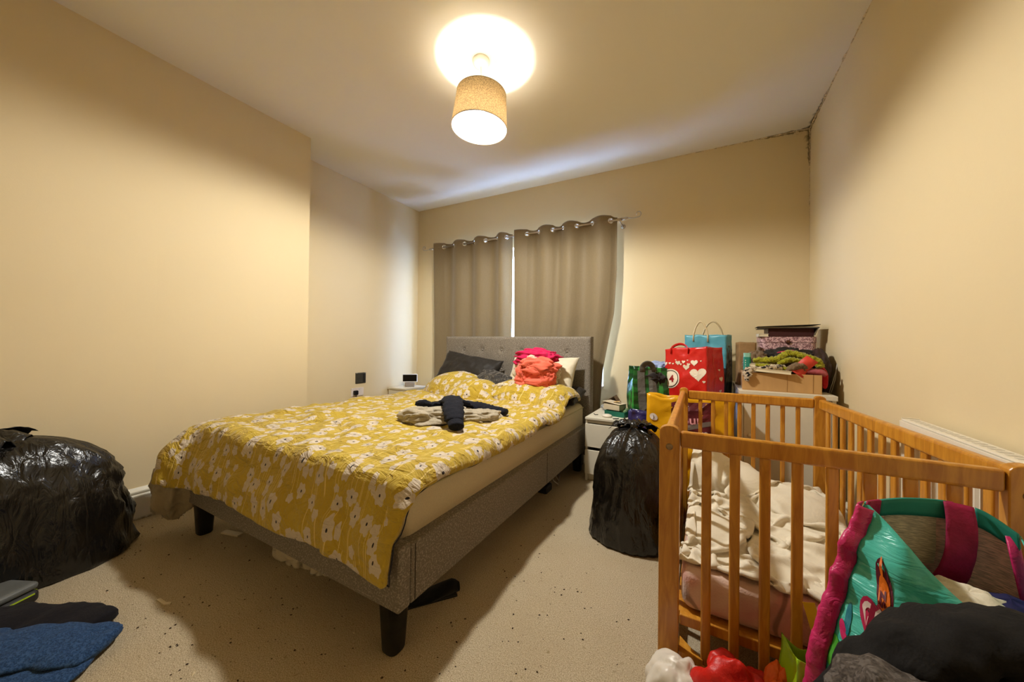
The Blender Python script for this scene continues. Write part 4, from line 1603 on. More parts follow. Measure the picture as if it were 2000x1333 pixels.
def build_bags():
    red, dkred = shiny('red_shiny_bag', (196, 26, 20)), mat('white_print', (228, 214, 190), .5, .03)
    wpr = dkred
    bk = mat('dark_print', (40, 18, 16), .5)
    rdp = mat('dark_red_print', (150, 16, 20), .5)
    # red bag with hearts: its corner edge faces the camera
    B = Bag((-.055, 2.745, .585), .27, .20, .45, -.50, (-.03, 0), 3, .06, .012, 1.10, .95, -.02)
    B.tilt = .06
    r = thing('shopping_bag', 'red shiny carrier bag with white hearts and a round number 4 badge', 'bag', (-.055, 2.745, .585))
    body = B.body(r, red)
    ring = B.decal('badge', disc_vf(.068), 0, -.095, .235, wpr, body, 0, .0025)
    B.decal('badge_ring', disc_vf(.060, 32, .055, 1), 0, -.095, .235, bk, ring, 0, .0040)
    B.decal('badge_number', text_vf('4', .062, 0, .003), 0, -.082, .232, rdp, ring, .1, .0040)
    for x, z, q in ((.085, .275, .050), (.062, .35, .024), (.012, .318, .022), (-.045, .345, .018), (-.005, .352, .013), (-.13, .345, .015), (.028, .338, .011), (-.025, .335, .009), (-.10, .345, .009), (-.078, .34, .007), (.118, .225, .010), (.04, .285, .006), (-.06, .365, .005), (.02, .365, .005), (.10, .36, .005)):
        B.decal('heart', heart_vf(q), 0, x, z, wpr, body, random.Random(int(x * 999)).uniform(-.15, .15), .0025)
    for x, z, q in ((.045, .30, .008), (.06, .24, .02), (.06, .16, .012), (.05, .12, .010)):
        B.decal('heart', heart_vf(q), 1, x, z, wpr, body, .1, .0025)
    B.decal('script_print', text_vf('Sweet', .050, 0, .001), 0, .03, .075, bk, body, .18, .0028)
    B.decal('seam', rect_vf(.004, .40, 24), 1, 0, .22, mat('pale_red_seam', (206, 90, 66), .5), body, 0, .003)
    B.strap(r, red, 0, -.09, .02, .03, .009, .25, drop=.04, bend=.04)
    # blue bag behind it
    bl = shiny('turquoise_blue_bag', (84, 158, 176), .35, 16, .4)
    dk = shiny('dark_flowered_bag_base', (34, 42, 44), .4)
    B = Bag((.03, 3.13, .575), .26, .18, .56, -.28, (0, -.03), 8, .05, .012, 1.12, .8)
    r = thing('shopping_bag', 'tall turquoise blue carrier bag with dark flowered base and cream rope handles', 'bag', (.03, 3.13, .575))
    b = B.body(r, None, mats=[bl, dk], pick=lambda a, v: 1 if (v < .52 + .08 * math.sin(a * 7)) or (1.0 < a < 2 and v < .80 + .06 * math.sin(a * 30)) else 0)
    rope = mat('cream_rope', (206, 186, 146), .8)
    B.strap(r, rope, 0, -.07, .02, .105, .006, 1.0, drop=.05)
    B.strap(r, rope, 2, -.075, .055, .11, .006, 1.0, drop=.05, bend=-.05)
    gr = mat('grey_flower_print', (120, 96, 96), .6, .3, 60)
    for k in range(9):
        B.decal('flower_print', heart_vf(.014 + .004 * (k % 3)), 1, -.06 + .035 * (k % 4), .27 + .035 * (k // 3) + .01 * (k % 2), gr, b, k, .003)
    # yellow bag in front, against the cot
    ye = shiny('yellow_carrier_plastic', (224, 164, 8), .35, 12, .5)
    B = Bag((-.085, 2.50, 0), .45, .19, .745, .03, (0, 0), 12, .04, .018, 1.08, .6, .06)
    B.sag = .05
    r = thing('shopping_bag', 'big yellow carrier bag with burgundy lettered panel behind the cot bars', 'bag', (-.105, 2.50, 0))
    b = B.body(r, ye)
    pan = mat('burgundy_print_panel', (96, 26, 34), .5, .15)
    p = B.decal('print_panel', rect_vf(.22, .24), 0, .02, .595, pan, b, 0, .003)
    pk = mat('pink_print', (226, 160, 164), .5)
    wh = mat('pale_print', (226, 214, 206), .5)
    gy = mat('grey_print', (110, 98, 90), .5)
    B.decal('lettering', text_vf('for', .062, 0, .001), 0, -.035, .685, wh, p, .05, .006)
    B.decal('lettering', text_vf('your', .075, 0, .001), 0, .0, .605, pk, p, .08, .006)
    B.decal('ribbon_print', rect_vf(.14, .028), 0, .055, .575, gy, p, .2, .0045)
    B.decal('lettering', text_vf('sum', .062, 0, .001), 0, .05, .525, wh, p, .05, .006)
    B.decal('brand_dot', disc_vf(.022), 0, -.185, .60, wh, b, 0, .004)
    B.decal('brand_dot_mark', text_vf(')', .03), 0, -.185, .60, bk, b, 0, .006)
    # green tartan bag with grey webbing straps, on top of a purple sack
    gm = bpy.data.materials.new('green_checked_bag')
    gm.use_nodes = True
    t = NT(gm)
    co = t.coord('Object')
    sp = t.node('ShaderNodeSeparateXYZ')
    t.link(co, sp.inputs[0])
    def band(v, per, w):
        return t.math('LESS_THAN', t.math('FRACT', t.math('DIVIDE', v, per)), w)
    hor = band(sp.outputs[2], .060, .45)
    dg = t.math('ADD', sp.outputs[0], sp.outputs[1])
    ver = band(dg, .085, .40)
    c1 = t.mix(t.math('MULTIPLY', hor, .75), lin((26, 92, 36)), lin((10, 44, 22)))
    c2 = t.mix(t.math('MULTIPLY', ver, .6), c1, lin((64, 168, 70)))
    t.link(c2, t.b.inputs['Base Color'])
    t.b.inputs['Roughness'].default_value = .28
    t.link(t.bump(t.noise(co, 18, 4, .6, .8), .45, .012), t.b.inputs['Normal'])
    pu = shiny('purple_plastic_sack', (44, 38, 92), .25, 20, .7)
    B = Bag((-.392, 2.550, 0), .125, .15, .595, .0, (0, 0), 21, .04, .026, 1.0, .7)
    r = thing('shopping_bag', 'crinkled purple plastic bag squeezed between the white drawers and the yellow bag', 'bag', (-.392, 2.550, 0))
    B.body(r, pu)
    V = [B.pt(4 * j / 40, .97, -.004) for j in range(40)]
    mesh('contents', V, [tuple(range(40))], pu, r)
    B = Bag((-.365, 2.765, .505), .24, .20, .385, .34, (0, .0), 25, .09, .012, 1.0, .9)
    r = thing('shopping_bag', 'green checked carrier bag with grey webbing straps beside the red bag', 'bag', (-.335, 2.745, .505))
    b = B.body(r, gm)
    web = fabric('grey_webbing', (96, 92, 84), .15, 260, 20, .2)
    for x in (-.06, .012):
        B.decal('strap', rect_vf(.048, .33, 16), 0, x, .20, web, b, .06, .006)
    B.strap(r, web, 0, -.06, .012, .035, .02, .15, drop=.03, bend=-.02)
    gk = fabric('dark_grey_jersey', (48, 42, 40), .2, 300, 22, .5)
    o = bundle('grey_clothes', 'dark grey clothes stuffed in the green checked bag', 'clothing', (-.335, 2.745, .815), (.105, .085, .070), gk, 9, 7, .06, 60, bil=.3)
    o = bundle('blue_plastic_bag', 'pale blue thin plastic bag stuffed on top of the green checked bag', 'bag', (-.30, 2.80, .885), (.095, .070, .045), plastic_film('pale_blue_film', (150, 166, 206), .3, 30, .6, (1, 1, 1)), 13, 9, .08, 60, bil=.3)
build_bags()

# ------------------------------------------------------------------ white cabinet in the corner with its pile
CZ = .775
def build_cabinet():
    x0, x1, y0, y1 = .20, .655, 2.60, 3.22
    root = thing('storage_cabinet', 'waist-high white cabinet in the corner behind the cot', 'cabinet', ((x0 + x1) / 2, (y0 + y1) / 2, 0))
    box('top', (x0 - .004, y0 - .012, CZ - .028), (x1 + .004, y1, CZ), M_WHITE, root, .002)
    for a in (x0, x1 - .018):
        box('side_panel', (a, y0, 0), (a + .018, y1, CZ - .0285), M_WHITE, root, .001)
    box('back_panel', (x0 + .019, y1 - .012, .02), (x1 - .019, y1 - .004, CZ - .03), M_WHITE, root, 0)
    d = box('door', (x0 + .020, y0 + .001, .06), (x1 - .020, y0 + .019, CZ - .032), M_WHITE, root, .002)
    lathe('knob', [(0, .02), (.010, .019), (.013, .012), (.006, .006), (.005, 0)], (x0 + .05, y0 + .001, .50), M_WHITE, d, 16, (0, -1, 0))
    box('plinth', (x0 + .019, y0 + .02, 0), (x1 - .019, y0 + .035, .058), M_WHITE, root, 0)
build_cabinet()

M_KRAFT = mat('brown_corrugated_card', (188, 146, 92), .8, .05, 10, 60, .1, .002, stretch=(1, 1, .2))
def open_carton(name, label, lo, hi, m, flaps=True, th=.004, rotm=None):
    root = thing(name, label, 'box', ((lo[0] + hi[0]) / 2, (lo[1] + hi[1]) / 2, lo[2]))
    mt = rotm or Matrix.Identity(4)
    box('bottom', lo, (hi[0], hi[1], lo[2] + th), m, root, 0, 1, mt)
    box('front_wall', (lo[0], lo[1], lo[2] + th), (hi[0], lo[1] + th, hi[2]), m, root, .001, 1, mt)
    box('back_wall', (lo[0], hi[1] - th, lo[2] + th), (hi[0], hi[1], hi[2]), m, root, .001, 1, mt)
    for a in (lo[0], hi[0] - th):
        box('side_wall', (a, lo[1] + th, lo[2] + th), (a + th, hi[1] - th, hi[2]), m, root, .001, 1, mt)
    return root
bxr = rotz(-.045, (.40, 2.78, 0))
cart = open_carton('cardboard_carton', 'shallow brown cardboard carton full of clothes on the white cabinet', (.222, 2.640, CZ), (.606, 2.93, CZ + .112), M_KRAFT, rotm=bxr)
tape = mat('card_crease', (160, 120, 72), .8)
box('crease', (.445, 2.6385, CZ + .004), (.4475, 2.6400, CZ + .112), tape, cart, 0, 1, bxr)
box('crease', (.565, 2.6385, CZ + .004), (.5675, 2.6400, CZ + .112), tape, cart, 0, 1, bxr)
FIL = fabric('taupe_chunky_knit', (120, 96, 70), .25, 130, 40, .8, .2)
o = bundle('taupe_knit', 'taupe chunky knit filling the cardboard carton under the green scarf', 'clothing', (.41, 2.79, CZ + .108), (.155, .115, .085), FIL, 3, 8, .08, 64, bil=.25)
cartc = multi(c_ell((.41, 2.78, CZ + .10), (.19, .145, .085)), c_floor(CZ + .10))
# books
def book(label, c, w, d, h, ang, cover, name='book', tilt=0.0, page=(222, 210, 180)):
    r = thing(name, label, 'book', (c[0], c[1], c[2]))
    mt = rotz(ang, c) @ rot_about(tilt, 'Y', c)
    a = lambda x, y, z: (c[0] + x, c[1] + y, c[2] + z)
    pg = mat('page_block', page, .8, .04, 200, stretch=(.05, .05, 1))
    box('pages', a(-w / 2 + .004, -d / 2 + .003, .002), a(w / 2 - .003, d / 2 - .003, h - .002), pg, r, 0, 1, mt)
    box('cover', a(-w / 2, -d / 2, 0), a(w / 2, d / 2, .002), cover, r, 0, 1, mt)
    box('cover', a(-w / 2, -d / 2, h - .002), a(w / 2, d / 2, h), cover, r, 0, 1, mt)
    box('spine', a(-w / 2, -d / 2, .002), a(-w / 2 + .003, d / 2, h - .002), cover, r, 0, 1, mt)
    return r
cv1 = mat('cream_book_cover', (220, 204, 166), .6)
book('cream-covered paperback sticking out of the carton under the striped scarf', (.375, 2.672, CZ + .115), .18, .11, .020, -.16, cv1, tilt=.07)
book('small cream book lying above the cream paperback at the carton front', (.335, 2.715, CZ + .142), .13, .09, .016, -.45, cv1, tilt=.10)
# black and cream patterned scarf over the carton's corner
zeb = bpy.data.materials.new('black_and_cream_print_scarf')
zeb.use_nodes = True
t = NT(zeb)
co = t.coord('UV')
w = t.node('ShaderNodeTexWave', wave_type='BANDS')
w.inputs['Scale'].default_value = 26
w.inputs['Distortion'].default_value = 6
t.link(co, w.inputs['Vector'])
t.link(t.mix(t.ramp(w.outputs['Fac'], .45, .55), lin((30, 24, 22)), lin((206, 188, 160))), t.b.inputs['Base Color'])
t.b.inputs['Roughness'].default_value = .8
P = [(.238, 2.628, CZ + .055), (.240, 2.632, CZ + .095), (.250, 2.652, CZ + .128), (.30, 2.665, CZ + .135), (.36, 2.655, CZ + .150), (.40, 2.66, CZ + .148), (.43, 2.69, CZ + .15)]
o = soft_tube('print_scarf', P, [.006, .022, .026, .018, .022, .026, .016], fabric('black_cream_scarf', (190, 172, 146), .3, 120, 40, .7, .2, .9, fleck=(28, 22, 22)), None, .7, .010, 4, 18, 10)
tag(o, 'black and cream printed scarf trailing over the corner of the cardboard carton', 'scarf')
# lime knit scarf: chunky loops
LIME = fabric('lime_chunky_knit', (150, 146, 26), .35, 150, 46, 1.0, .2)
r = thing('knit_scarf', 'lime green chunky knitted scarf looped over the carton', 'scarf', (.43, 2.74, CZ + .15))
zt = CZ
soft_tube('loop', [(.275, 2.71, zt + .185), (.33, 2.70, zt + .190), (.39, 2.705, zt + .192), (.43, 2.715, zt + .215), (.46, 2.73, zt + .235), (.52, 2.73, zt + .222), (.56, 2.72, zt + .205), (.60, 2.72, zt + .185), (.61, 2.71, zt + .150)], [.018, .024, .025, .024, .026, .027, .028, .028, .018], LIME, r, .8, .010, 5, 18, 9)
soft_tube('loop', [(.285, 2.68, zt + .160), (.34, 2.67, zt + .155), (.40, 2.665, zt + .150), (.45, 2.66, zt + .140)], [.016, .020, .020, .012], LIME, r, .7, .008, 8, 18, 9)
soft_tube('loop', [(.40, 2.685, zt + .165), (.43, 2.68, zt + .185), (.47, 2.685, zt + .195), (.52, 2.685, zt + .180), (.56, 2.675, zt + .155)], [.014, .018, .021, .022, .018], LIME, r, .8, .009, 11, 18, 9)
o = soft_tube('taupe_mitten', [(.44, 2.655, zt + .125), (.475, 2.652, zt + .155), (.515, 2.655, zt + .160), (.525, 2.66, zt + .128)], [.022, .030, .028, .020], FIL, None, .7, .010, 6)
tag(o, 'taupe knitted mitten tucked under the lime scarf at the carton front', 'clothing')
# red ribbon / sash and pink pouch
RED = mat('coral_red_ribbon', (206, 62, 44), .5, .05, 20, 40, .2)
V, Fc = [], []
ra, rb = Vector((.560, 2.648, zt + .205)), Vector((.485, 2.632, zt + .112))
for i in range(13):
    p = ra.lerp(rb, i / 12) + Vector((0, -.006 * math.sin(i / 12 * PI * 2), .010 * math.sin(i / 12 * PI)))
    for sgn in (-1, 1):
        V.append(tuple(p + Vector((.026 * sgn, .0, -.020 * sgn))))
Fc = [(2 * i, 2 * i + 1, 2 * i + 3, 2 * i + 2) for i in range(12)]
o = mesh('ribbon', V, Fc, RED, None, True)
md = o.modifiers.new('thickness', 'SOLIDIFY'); md.thickness = .0015
tag(o, 'coral red printed ribbon hanging across the front of the lime scarf', 'ribbon')
PKG = mat('glossy_pink_pouch', (176, 84, 96), .2, .15, 14, 24, .4)
o = soft_tube('pink_pouch', [(.505, 2.672, zt + .118), (.55, 2.668, zt + .130), (.60, 2.672, zt + .126), (.625, 2.68, zt + .11)], [.020, .028, .028, .016], PKG, None, .7, .006, 9)
tag(o, 'glossy pink pouch at the right end of the cardboard carton', 'pouch')
REDB = fabric('red_strap_fabric', (170, 24, 30), .1, 300, 18, .3)
o = soft_tube('red_bag_strap', [(.49, 2.90, zt + .245), (.55, 2.87, zt + .235), (.60, 2.80, zt + .195), (.632, 2.74, zt + .13), (.630, 2.71, zt + .06), (.625, 2.69, zt + .03)], [.010, .014, .016, .016, .014, .006], REDB, None, .5, .003, 3)
tag(o, 'red fabric strap curling down the right side of the carton', 'strap')
o = bundle('black_pink_bag', 'black fabric bag with pink trim slumped behind the lime scarf', 'bag', (.475, 2.905, zt + .205), (.135, .055, .060), M_CHAR, 17, 6, .08, 64, bil=.3)
PKT = mat('hot_pink_trim', (206, 44, 82), .5)
o2 = soft_tube('pink_trim', [(.42, 2.848, zt + .235), (.46, 2.845, zt + .245), (.50, 2.848, zt + .250), (.53, 2.852, zt + .236)], [.005, .007, .010, .005], PKT, o, .6, .002, 3, 10, 6)
# pink glitter vanity case standing on a flat dark box
root = thing('shoe_box', 'dark flat box under the pink glitter vanity case', 'box', (.49, 3.09, zt))
box('carton', (.335, 2.965, zt), (.645, 3.215, zt + .13), mat('dark_brown_box', (52, 38, 32), .7), root, .003)
box('lid', (.331, 2.961, zt + .1305), (.649, 3.219, zt + .165), mat('dark_brown_lid', (58, 42, 36), .7), root, .003)
VZ = zt + .166
GLT = bpy.data.materials.new('pink_glitter_fabric')
GLT.use_nodes = True
t = NT(GLT)
co = t.coord('Object')
v = t.node('ShaderNodeTexVoronoi')
v.inputs['Scale'].default_value = 160
t.link(co, v.inputs['Vector'])
sc = t.node('ShaderNodeSeparateColor')
t.link(v.outputs['Color'], sc.inputs[0])
t.link(t.mix(t.ramp(sc.outputs[0], .2, .8), lin((126, 84, 92)), lin((216, 178, 180))), t.b.inputs['Base Color'])
t.b.inputs['Roughness'].default_value = .4
def rrect_prism(bm, x0, x1, y0, y1, r, z0, z1, n=6):
    poly = []
    for cx, cy, a0 in ((x1 - r, y1 - r, 0), (x0 + r, y1 - r, PI / 2), (x0 + r, y0 + r, PI), (x1 - r, y0 + r, 1.5 * PI)):
        for k in range(n + 1):
            q = a0 + k * PI / 2 / n
            poly.append((cx + r * math.cos(q), cy + r * math.sin(q)))
    prism(bm, poly, z0, z1)
root = thing('vanity_case', 'pink glitter vanity case with round clasp behind the clothes on the white cabinet', 'case', (.50, 3.08, VZ))
bm = bmesh.new(); rrect_prism(bm, .345, .655, 2.985, 3.185, .04, VZ, VZ + .138)
bmobj('case_body', bm, GLT, root)
bm = bmesh.new(); rrect_prism(bm, .342, .658, 2.982, 3.188, .042, VZ + .140, VZ + .178)
bmobj('case_lid', bm, GLT, root)
bm = bmesh.new(); rrect_prism(bm, .343, .657, 2.983, 3.187, .041, VZ + .1385, VZ + .1398)
bmobj('lid_gap', bm, mat('case_seam', (70, 44, 48), .6), root)
cl_ = lathe('clasp', [(0, .008), (.010, .008), (.014, .004), (.014, 0)], (.500, 2.982, VZ + .142), mat('brass_clasp', (92, 58, 44), .35, metal=.7), root, 20, (0, -1, 0))
TZ = VZ + .179
M_OX = mat('oxblood_leather', (58, 16, 16), .45, .15, 16, 60, .2)
book('thick oxblood leather album lying on the pink vanity case', (.515, 3.075, TZ), .25, .19, .055, .0, M_OX, page=(60, 22, 20))
book('white paperback at the left end of the oxblood album on the vanity case', (.362, 3.02, TZ), .06, .09, .020, .05, mat('white_cover', (206, 200, 186), .6))
root = thing('ring_binder', 'black open folder lying askew on top of the oxblood album', 'folder', (.50, 3.07, TZ + .0555))
M_FOL = mat('black_folder_board', (30, 24, 20), .5, .1)
mtf = rotz(-.04, (.50, 3.07, 0))
box('lower_cover', (.335, 2.955, TZ + .0556), (.665, 3.18, TZ + .0586), M_FOL, root, .001, 1, mtf)
box('paper_stack', (.345, 2.965, TZ + .0590), (.655, 3.17, TZ + .066), mat('grey_sheets', (150, 140, 118), .8), root, 0, 1, mtf)
box('upper_cover', (.330, 2.950, TZ + .067), (.668, 3.182, TZ + .070), M_FOL, root, .001, 1, rot_about(-.03, 'Y', (.33, 3.07, TZ + .067)) @ mtf)
o = box('folded_flap', (.655, 2.955, TZ + .004), (.659, 3.12, TZ + .064), mat('grey_card_flap', (110, 98, 78), .7), root, 0, 1, rot_about(.35, 'Y', (.658, 3.0, TZ + .064)))
# bottle and paper bag
root = thing('toiletry_bottle', 'turquoise plastic bottle with pale cap beside the brown paper bag', 'bottle', (.249, 2.75, CZ + .005))
M_TQ = mat('turquoise_plastic', (44, 142, 122), .35, .03)
bm = bmesh.new(); rrect_prism(bm, .228, .270, 2.735, 2.765, .013, CZ + .005, CZ + .205)
ob = bmobj('flask', bm, M_TQ, root, False)
bm = bmesh.new(); rrect_prism(bm, .2285, .2695, 2.7355, 2.7645, .012, CZ + .2055, CZ + .232)
bmobj('cap', bm, mat('pale_turquoise_cap', (140, 196, 176), .4), root, False)
wpr2 = mat('bottle_print', (226, 232, 224), .5)
first = None
for k in range(5):
    box('print_mark', (.236, 2.7343, CZ + .120 + k * .015), (.241, 2.7349, CZ + .127 + k * .015), wpr2, ob, 0)
PB = mat('brown_paper', (146, 114, 74), .85, .08, 14, 30, .3)
B = Bag((.262, 2.995, CZ), .105, .12, .305, .10, (0, .0), 33, .02, .006, 1.0, .9)
r = thing('paper_bag', 'plain brown paper bag standing between the turquoise bag and the vanity case', 'bag', (.262, 2.995, CZ))
B.body(r, PB, nseg=10, nv=16)
o = bundle('brown_crochet', 'brown crochet garment heaped beside the brown paper bag', 'clothing', (.315, 2.875, CZ + .165), (.075, .075, .075), FIL, 23, 8, .08, 56, bil=.25)
# thin white wire hanger stuck down the side by the wall
o = tube('coat_hanger', [(.668, 2.80, .76), (.680, 2.78, .83), (.690, 2.76, .90), (.694, 2.75, .95), (.690, 2.765, .86), (.682, 2.79, .79), (.672, 2.83, .74)], .0018, M_CABLE, None, 6)
tag(o, 'white wire loop propped between the carton and the wall', 'wire')
o = bundle('bag_and_shadow', 'dark brown soft bag, mostly standing in for shadow between the carton and the wall', 'bag', (.640, 2.90, CZ + .11), (.052, .16, .15), mat('dark_bag_and_shadow_brown', (50, 32, 26), .5, .1, 20, 40, .3), 29, 5, .10, 44)  # dark lump: partly a soft bag, mostly the shadow on the wall made solid

# ------------------------------------------------------------------ cot
def wood_mat(name, a, b, rough=.35):
    m = bpy.data.materials.new(name)
    m.use_nodes = True
    t = NT(m)
    g = t.node('ShaderNodeNewGeometry').outputs['Position']
    n = t.noise(t.mapping(g, (38, 38, 5)), 1.0, 4, .6, 1.2)
    n2 = t.noise(g, 3.5, 2)
    c = t.mix(t.ramp(n, .3, .72), lin(a), lin(b))
    c = t.mix(t.math('MULTIPLY', n2, .25), c, lin(a))
    t.link(c, t.b.inputs['Base Color'])
    t.b.inputs['Roughness'].default_value = rough
    t.b.inputs['Coat Weight'].default_value = .25
    t.b.inputs['Coat Roughness'].default_value = .2
    t.link(t.bump(n, .06, .002), t.b.inputs['Normal'])
    return m
M_PINE = wood_mat('honey_varnished_pine', (176, 112, 26), (212, 150, 50))
FL, BL, BR, FR = (-.092, 1.205), (-.103, 2.318), (.520, 2.322), (.612, 1.205)
COTZ = .80
def build_cot():
    root = thing('cot', 'honey pine baby cot with slatted sides in front of the radiator', 'cot', (.24, 1.76, 0))
    screw = mat('dull_screw_cap', (150, 128, 100), .4, metal=.6)
    def seg_box(name, a, b, z0, z1, th, bev=.006, parent=root, trim0=0, trim1=0):
        """board between two plan points"""
        a, b = Vector((a[0], a[1], 0)), Vector((b[0], b[1], 0))
        d = (b - a).normalized()
        L = (b - a).length
        ang = math.atan2(d.y, d.x)
        mt = Matrix.Translation(a) @ Matrix.Rotation(ang, 4, 'Z')
        return box(name, (trim0, -th / 2, z0), (L - trim1, th / 2, z1), M_PINE, parent, bev, 3, mt)
    def post(p, wx, wy, top, h=COTZ, name='post'):
        bm = bmesh.new()
        n = 10
        prof = [(-wx / 2, 0), (wx / 2, 0), (wx / 2, h - wx * .32)]
        for k in range(1, n):
            q = PI * k / n
            prof.append((wx / 2 * math.cos(q), h - wx * .32 + wx * .32 * math.sin(q)))
        prof.append((-wx / 2, h - wx * .32))
        a = [bm.verts.new((p[0] + x, p[1] - wy / 2, z)) for x, z in prof]
        b = [bm.verts.new((p[0] + x, p[1] + wy / 2, z)) for x, z in prof]
        bm.faces.new(a)
        bm.faces.new(b[::-1])
        for i in range(len(prof)):
            bm.faces.new((a[i], b[i], b[(i + 1) % len(prof)], a[(i + 1) % len(prof)]))
        bmesh.ops.bevel(bm, geom=[e for e in bm.edges if abs(e.verts[0].co.y - e.verts[1].co.y) < 1e-6], offset=.003, segments=2, affect='EDGES', profile=.5)
        return bmobj(name, bm, M_PINE, root)
    for p in (FL, FR, BL, BR):
        po = post(p, .058 if p[1] < 2 else .045, .032, COTZ)
        if p[1] < 2:
            for z in (.735, .065):
                lathe('screw_cap', [(0, .003), (.007, .003), (.010, .001), (.010, 0)], (p[0], p[1] - .0162, z), screw, po, 16, (0, -1, 0))
    def side(a, b, nb, t0, z_top=.785, z_rail=.735, zb0=.04, zb1=.095, thick=.026, bw=.026, bd=.013, round_=False):
        seg_box('top_rail', a, b, z_rail, z_top, thick, .008, root, t0, t0)
        seg_box('bottom_rail', a, b, zb0, zb1, thick * .8, .005, root, t0, t0)
        A, B = Vector((a[0], a[1], 0)), Vector((b[0], b[1], 0))
        d = (B - A)
        L = d.length
        d.normalize()
        ang = math.atan2(d.y, d.x)
        proto = None
        for k in range(nb):
            s = t0 + (L - 2 * t0) * (k + 1) / (nb + 1)
            c = A + d * s
            if proto is None:
                mt = Matrix.Translation(c) @ Matrix.Rotation(ang, 4, 'Z')
                proto = box('bar', (-bw / 2, -bd / 2, zb1 - .002), (bw / 2, bd / 2, z_rail + .002), M_PINE, root, .005, 3, mt, (c.x, c.y, 0))
            else:
                copy_of(proto, (c.x, c.y, 0), root)
    side(FL, FR, 8, .030)
    side(BL, BR, 8, .023, bw=.020)
    side((FL[0] - .004, FL[1] + .017), (BL[0] - .004, BL[1] - .017), 13, .001, bw=.024)
    side((FR[0] + .004, FR[1] + .017), (BR[0] + .004, BR[1] - .017), 13, .001, bw=.030)
    # mattress base: frame rail at each end and slats across
    seg_box('base_rail', (FL[0], FL[1] + .03), (FR[0], FR[1] + .03), .172, .205, .022, .004, root, .030, .030)
    seg_box('base_rail', (BL[0], BL[1] - .03), (BR[0], BR[1] - .03), .172, .205, .022, .004, root, .023, .023)
    box('base_board', (FL[0] + .022, FL[1] + .044, .180), (BR[0] - .015, BL[1] - .044, .200), M_PINE, root, .002)
    # triangular corner blocks
    bm = bmesh.new()
    prism(bm, [(FL[0] + .03, FL[1] - .011), (FL[0] + .095, FL[1] - .011), (FL[0] + .03, FL[1] + .055)], .096, .112)
    bmobj('corner_block', bm, M_PINE, root)
build_cot()

def pink_fleece():
    m = bpy.data.materials.new('pink_printed_fleece')
    m.use_nodes = True
    t = NT(m)
    co = t.coord('Object')
    n = t.noise(co, 4.2, 1, .5, .3)
    n2 = t.noise(co, 7.0, 2)
    line = t.math('SUBTRACT', 1.0, t.ramp(t.math('ABSOLUTE', t.math('SUBTRACT', n, .5)), .006, .022))
    b = t.mix(t.ramp(n2, .40, .66), lin((218, 186, 168)), lin((214, 150, 142)))
    b = t.mix(t.math('MULTIPLY', t.ramp(t.noise(co, 9, 1), .60, .70), .55), b, lin((128, 110, 98)))
    t.link(t.mix(t.math('MULTIPLY', line, .65), b, lin((94, 64, 50))), t.b.inputs['Base Color'])
    t.b.inputs['Roughness'].default_value = 1.0
    t.b.inputs['Sheen Weight'].default_value = .5
    t.link(t.bump(t.noise(co, 160, 3), .5, .003), t.b.inputs['Normal'])
    return m
M_FLEECE = pink_fleece()
CMX0, CMX1, CMY0, CMY1 = -.060, .495, 1.252, 2.268
root = thing('cot_mattress', 'cot mattress wrapped in pink printed fleece inside the pine cot', 'mattress', (.22, 1.76, .201))
nx, ny = 40, 66
o = box('wrapped_core', (CMX0, CMY0, .2015), (CMX1, CMY1, .335), M_FLEECE, root, .035, 5, smooth=True)
md = o.modifiers.new('soft', 'SUBSURF'); md.levels = 2; md.render_levels = 2; md.subdivision_type = 'SIMPLE'
M_SHEET = fabric('white_cotton_sheet', (224, 214, 192), .03, 420, 9, .55, .1)
def cot_sheet():
    nx, ny = 74, 112
    d = .0122
    n1 = nzgrid(nx, ny, d * 4, d * 4, 71)
    n2 = nzgrid(nx, ny, d * 4, d * 4, 73)
    n3 = nzgrid(nx, ny, d * 5.5, d * 5.5, 79)
    P = np.zeros((nx, ny, 3))
    off = np.zeros((nx, ny))
    for i in range(nx):
        for j in range(ny):
            u, v = i / (nx - 1), j / (ny - 1)
            P[i, j] = (CMX0 - .012 + (CMX1 - CMX0 + .03) * u + .018 * n1[i, j], 1.225 + (2.26 - 1.225) * v + .03 * n2[i, j], .62 + .05 * n3[i, j])
            off[i, j] = .006 + .040 * max(0, 1 - abs(n3[i, j]) * 2.4) ** 2 * (.4 + max(0, n2[i, j]))
    cl = Cloth(nx, ny, d, d, P, None, off)
    coll = multi(c_box((CMX0, CMY0, .1), (CMX1, CMY1, .335)), c_ell((.005, 2.12, .36), (.11, .16, .155)), c_ell((.14, 2.10, .34), (.16, .15, .10)), c_ell((.36, 1.95, .33), (.14, .16, .07)), c_ell((.02, 1.55, .33), (.10, .13, .055)),
                 c_wall(0, -.075, 1), c_wall(1, 1.232, 1), c_wall(1, 2.285, -1), c_wall(0, .53, -1), c_floor(.21))
    cl.relax(110, coll, g=.0012, damp=.90, iters=5, fric=.6)
    o = cl.obj('cot_sheet', M_SHEET, None, .004, 1)
    tag(o, 'white cotton sheet crumpled over the mattress in the cot', 'bed sheet')
cot_sheet()

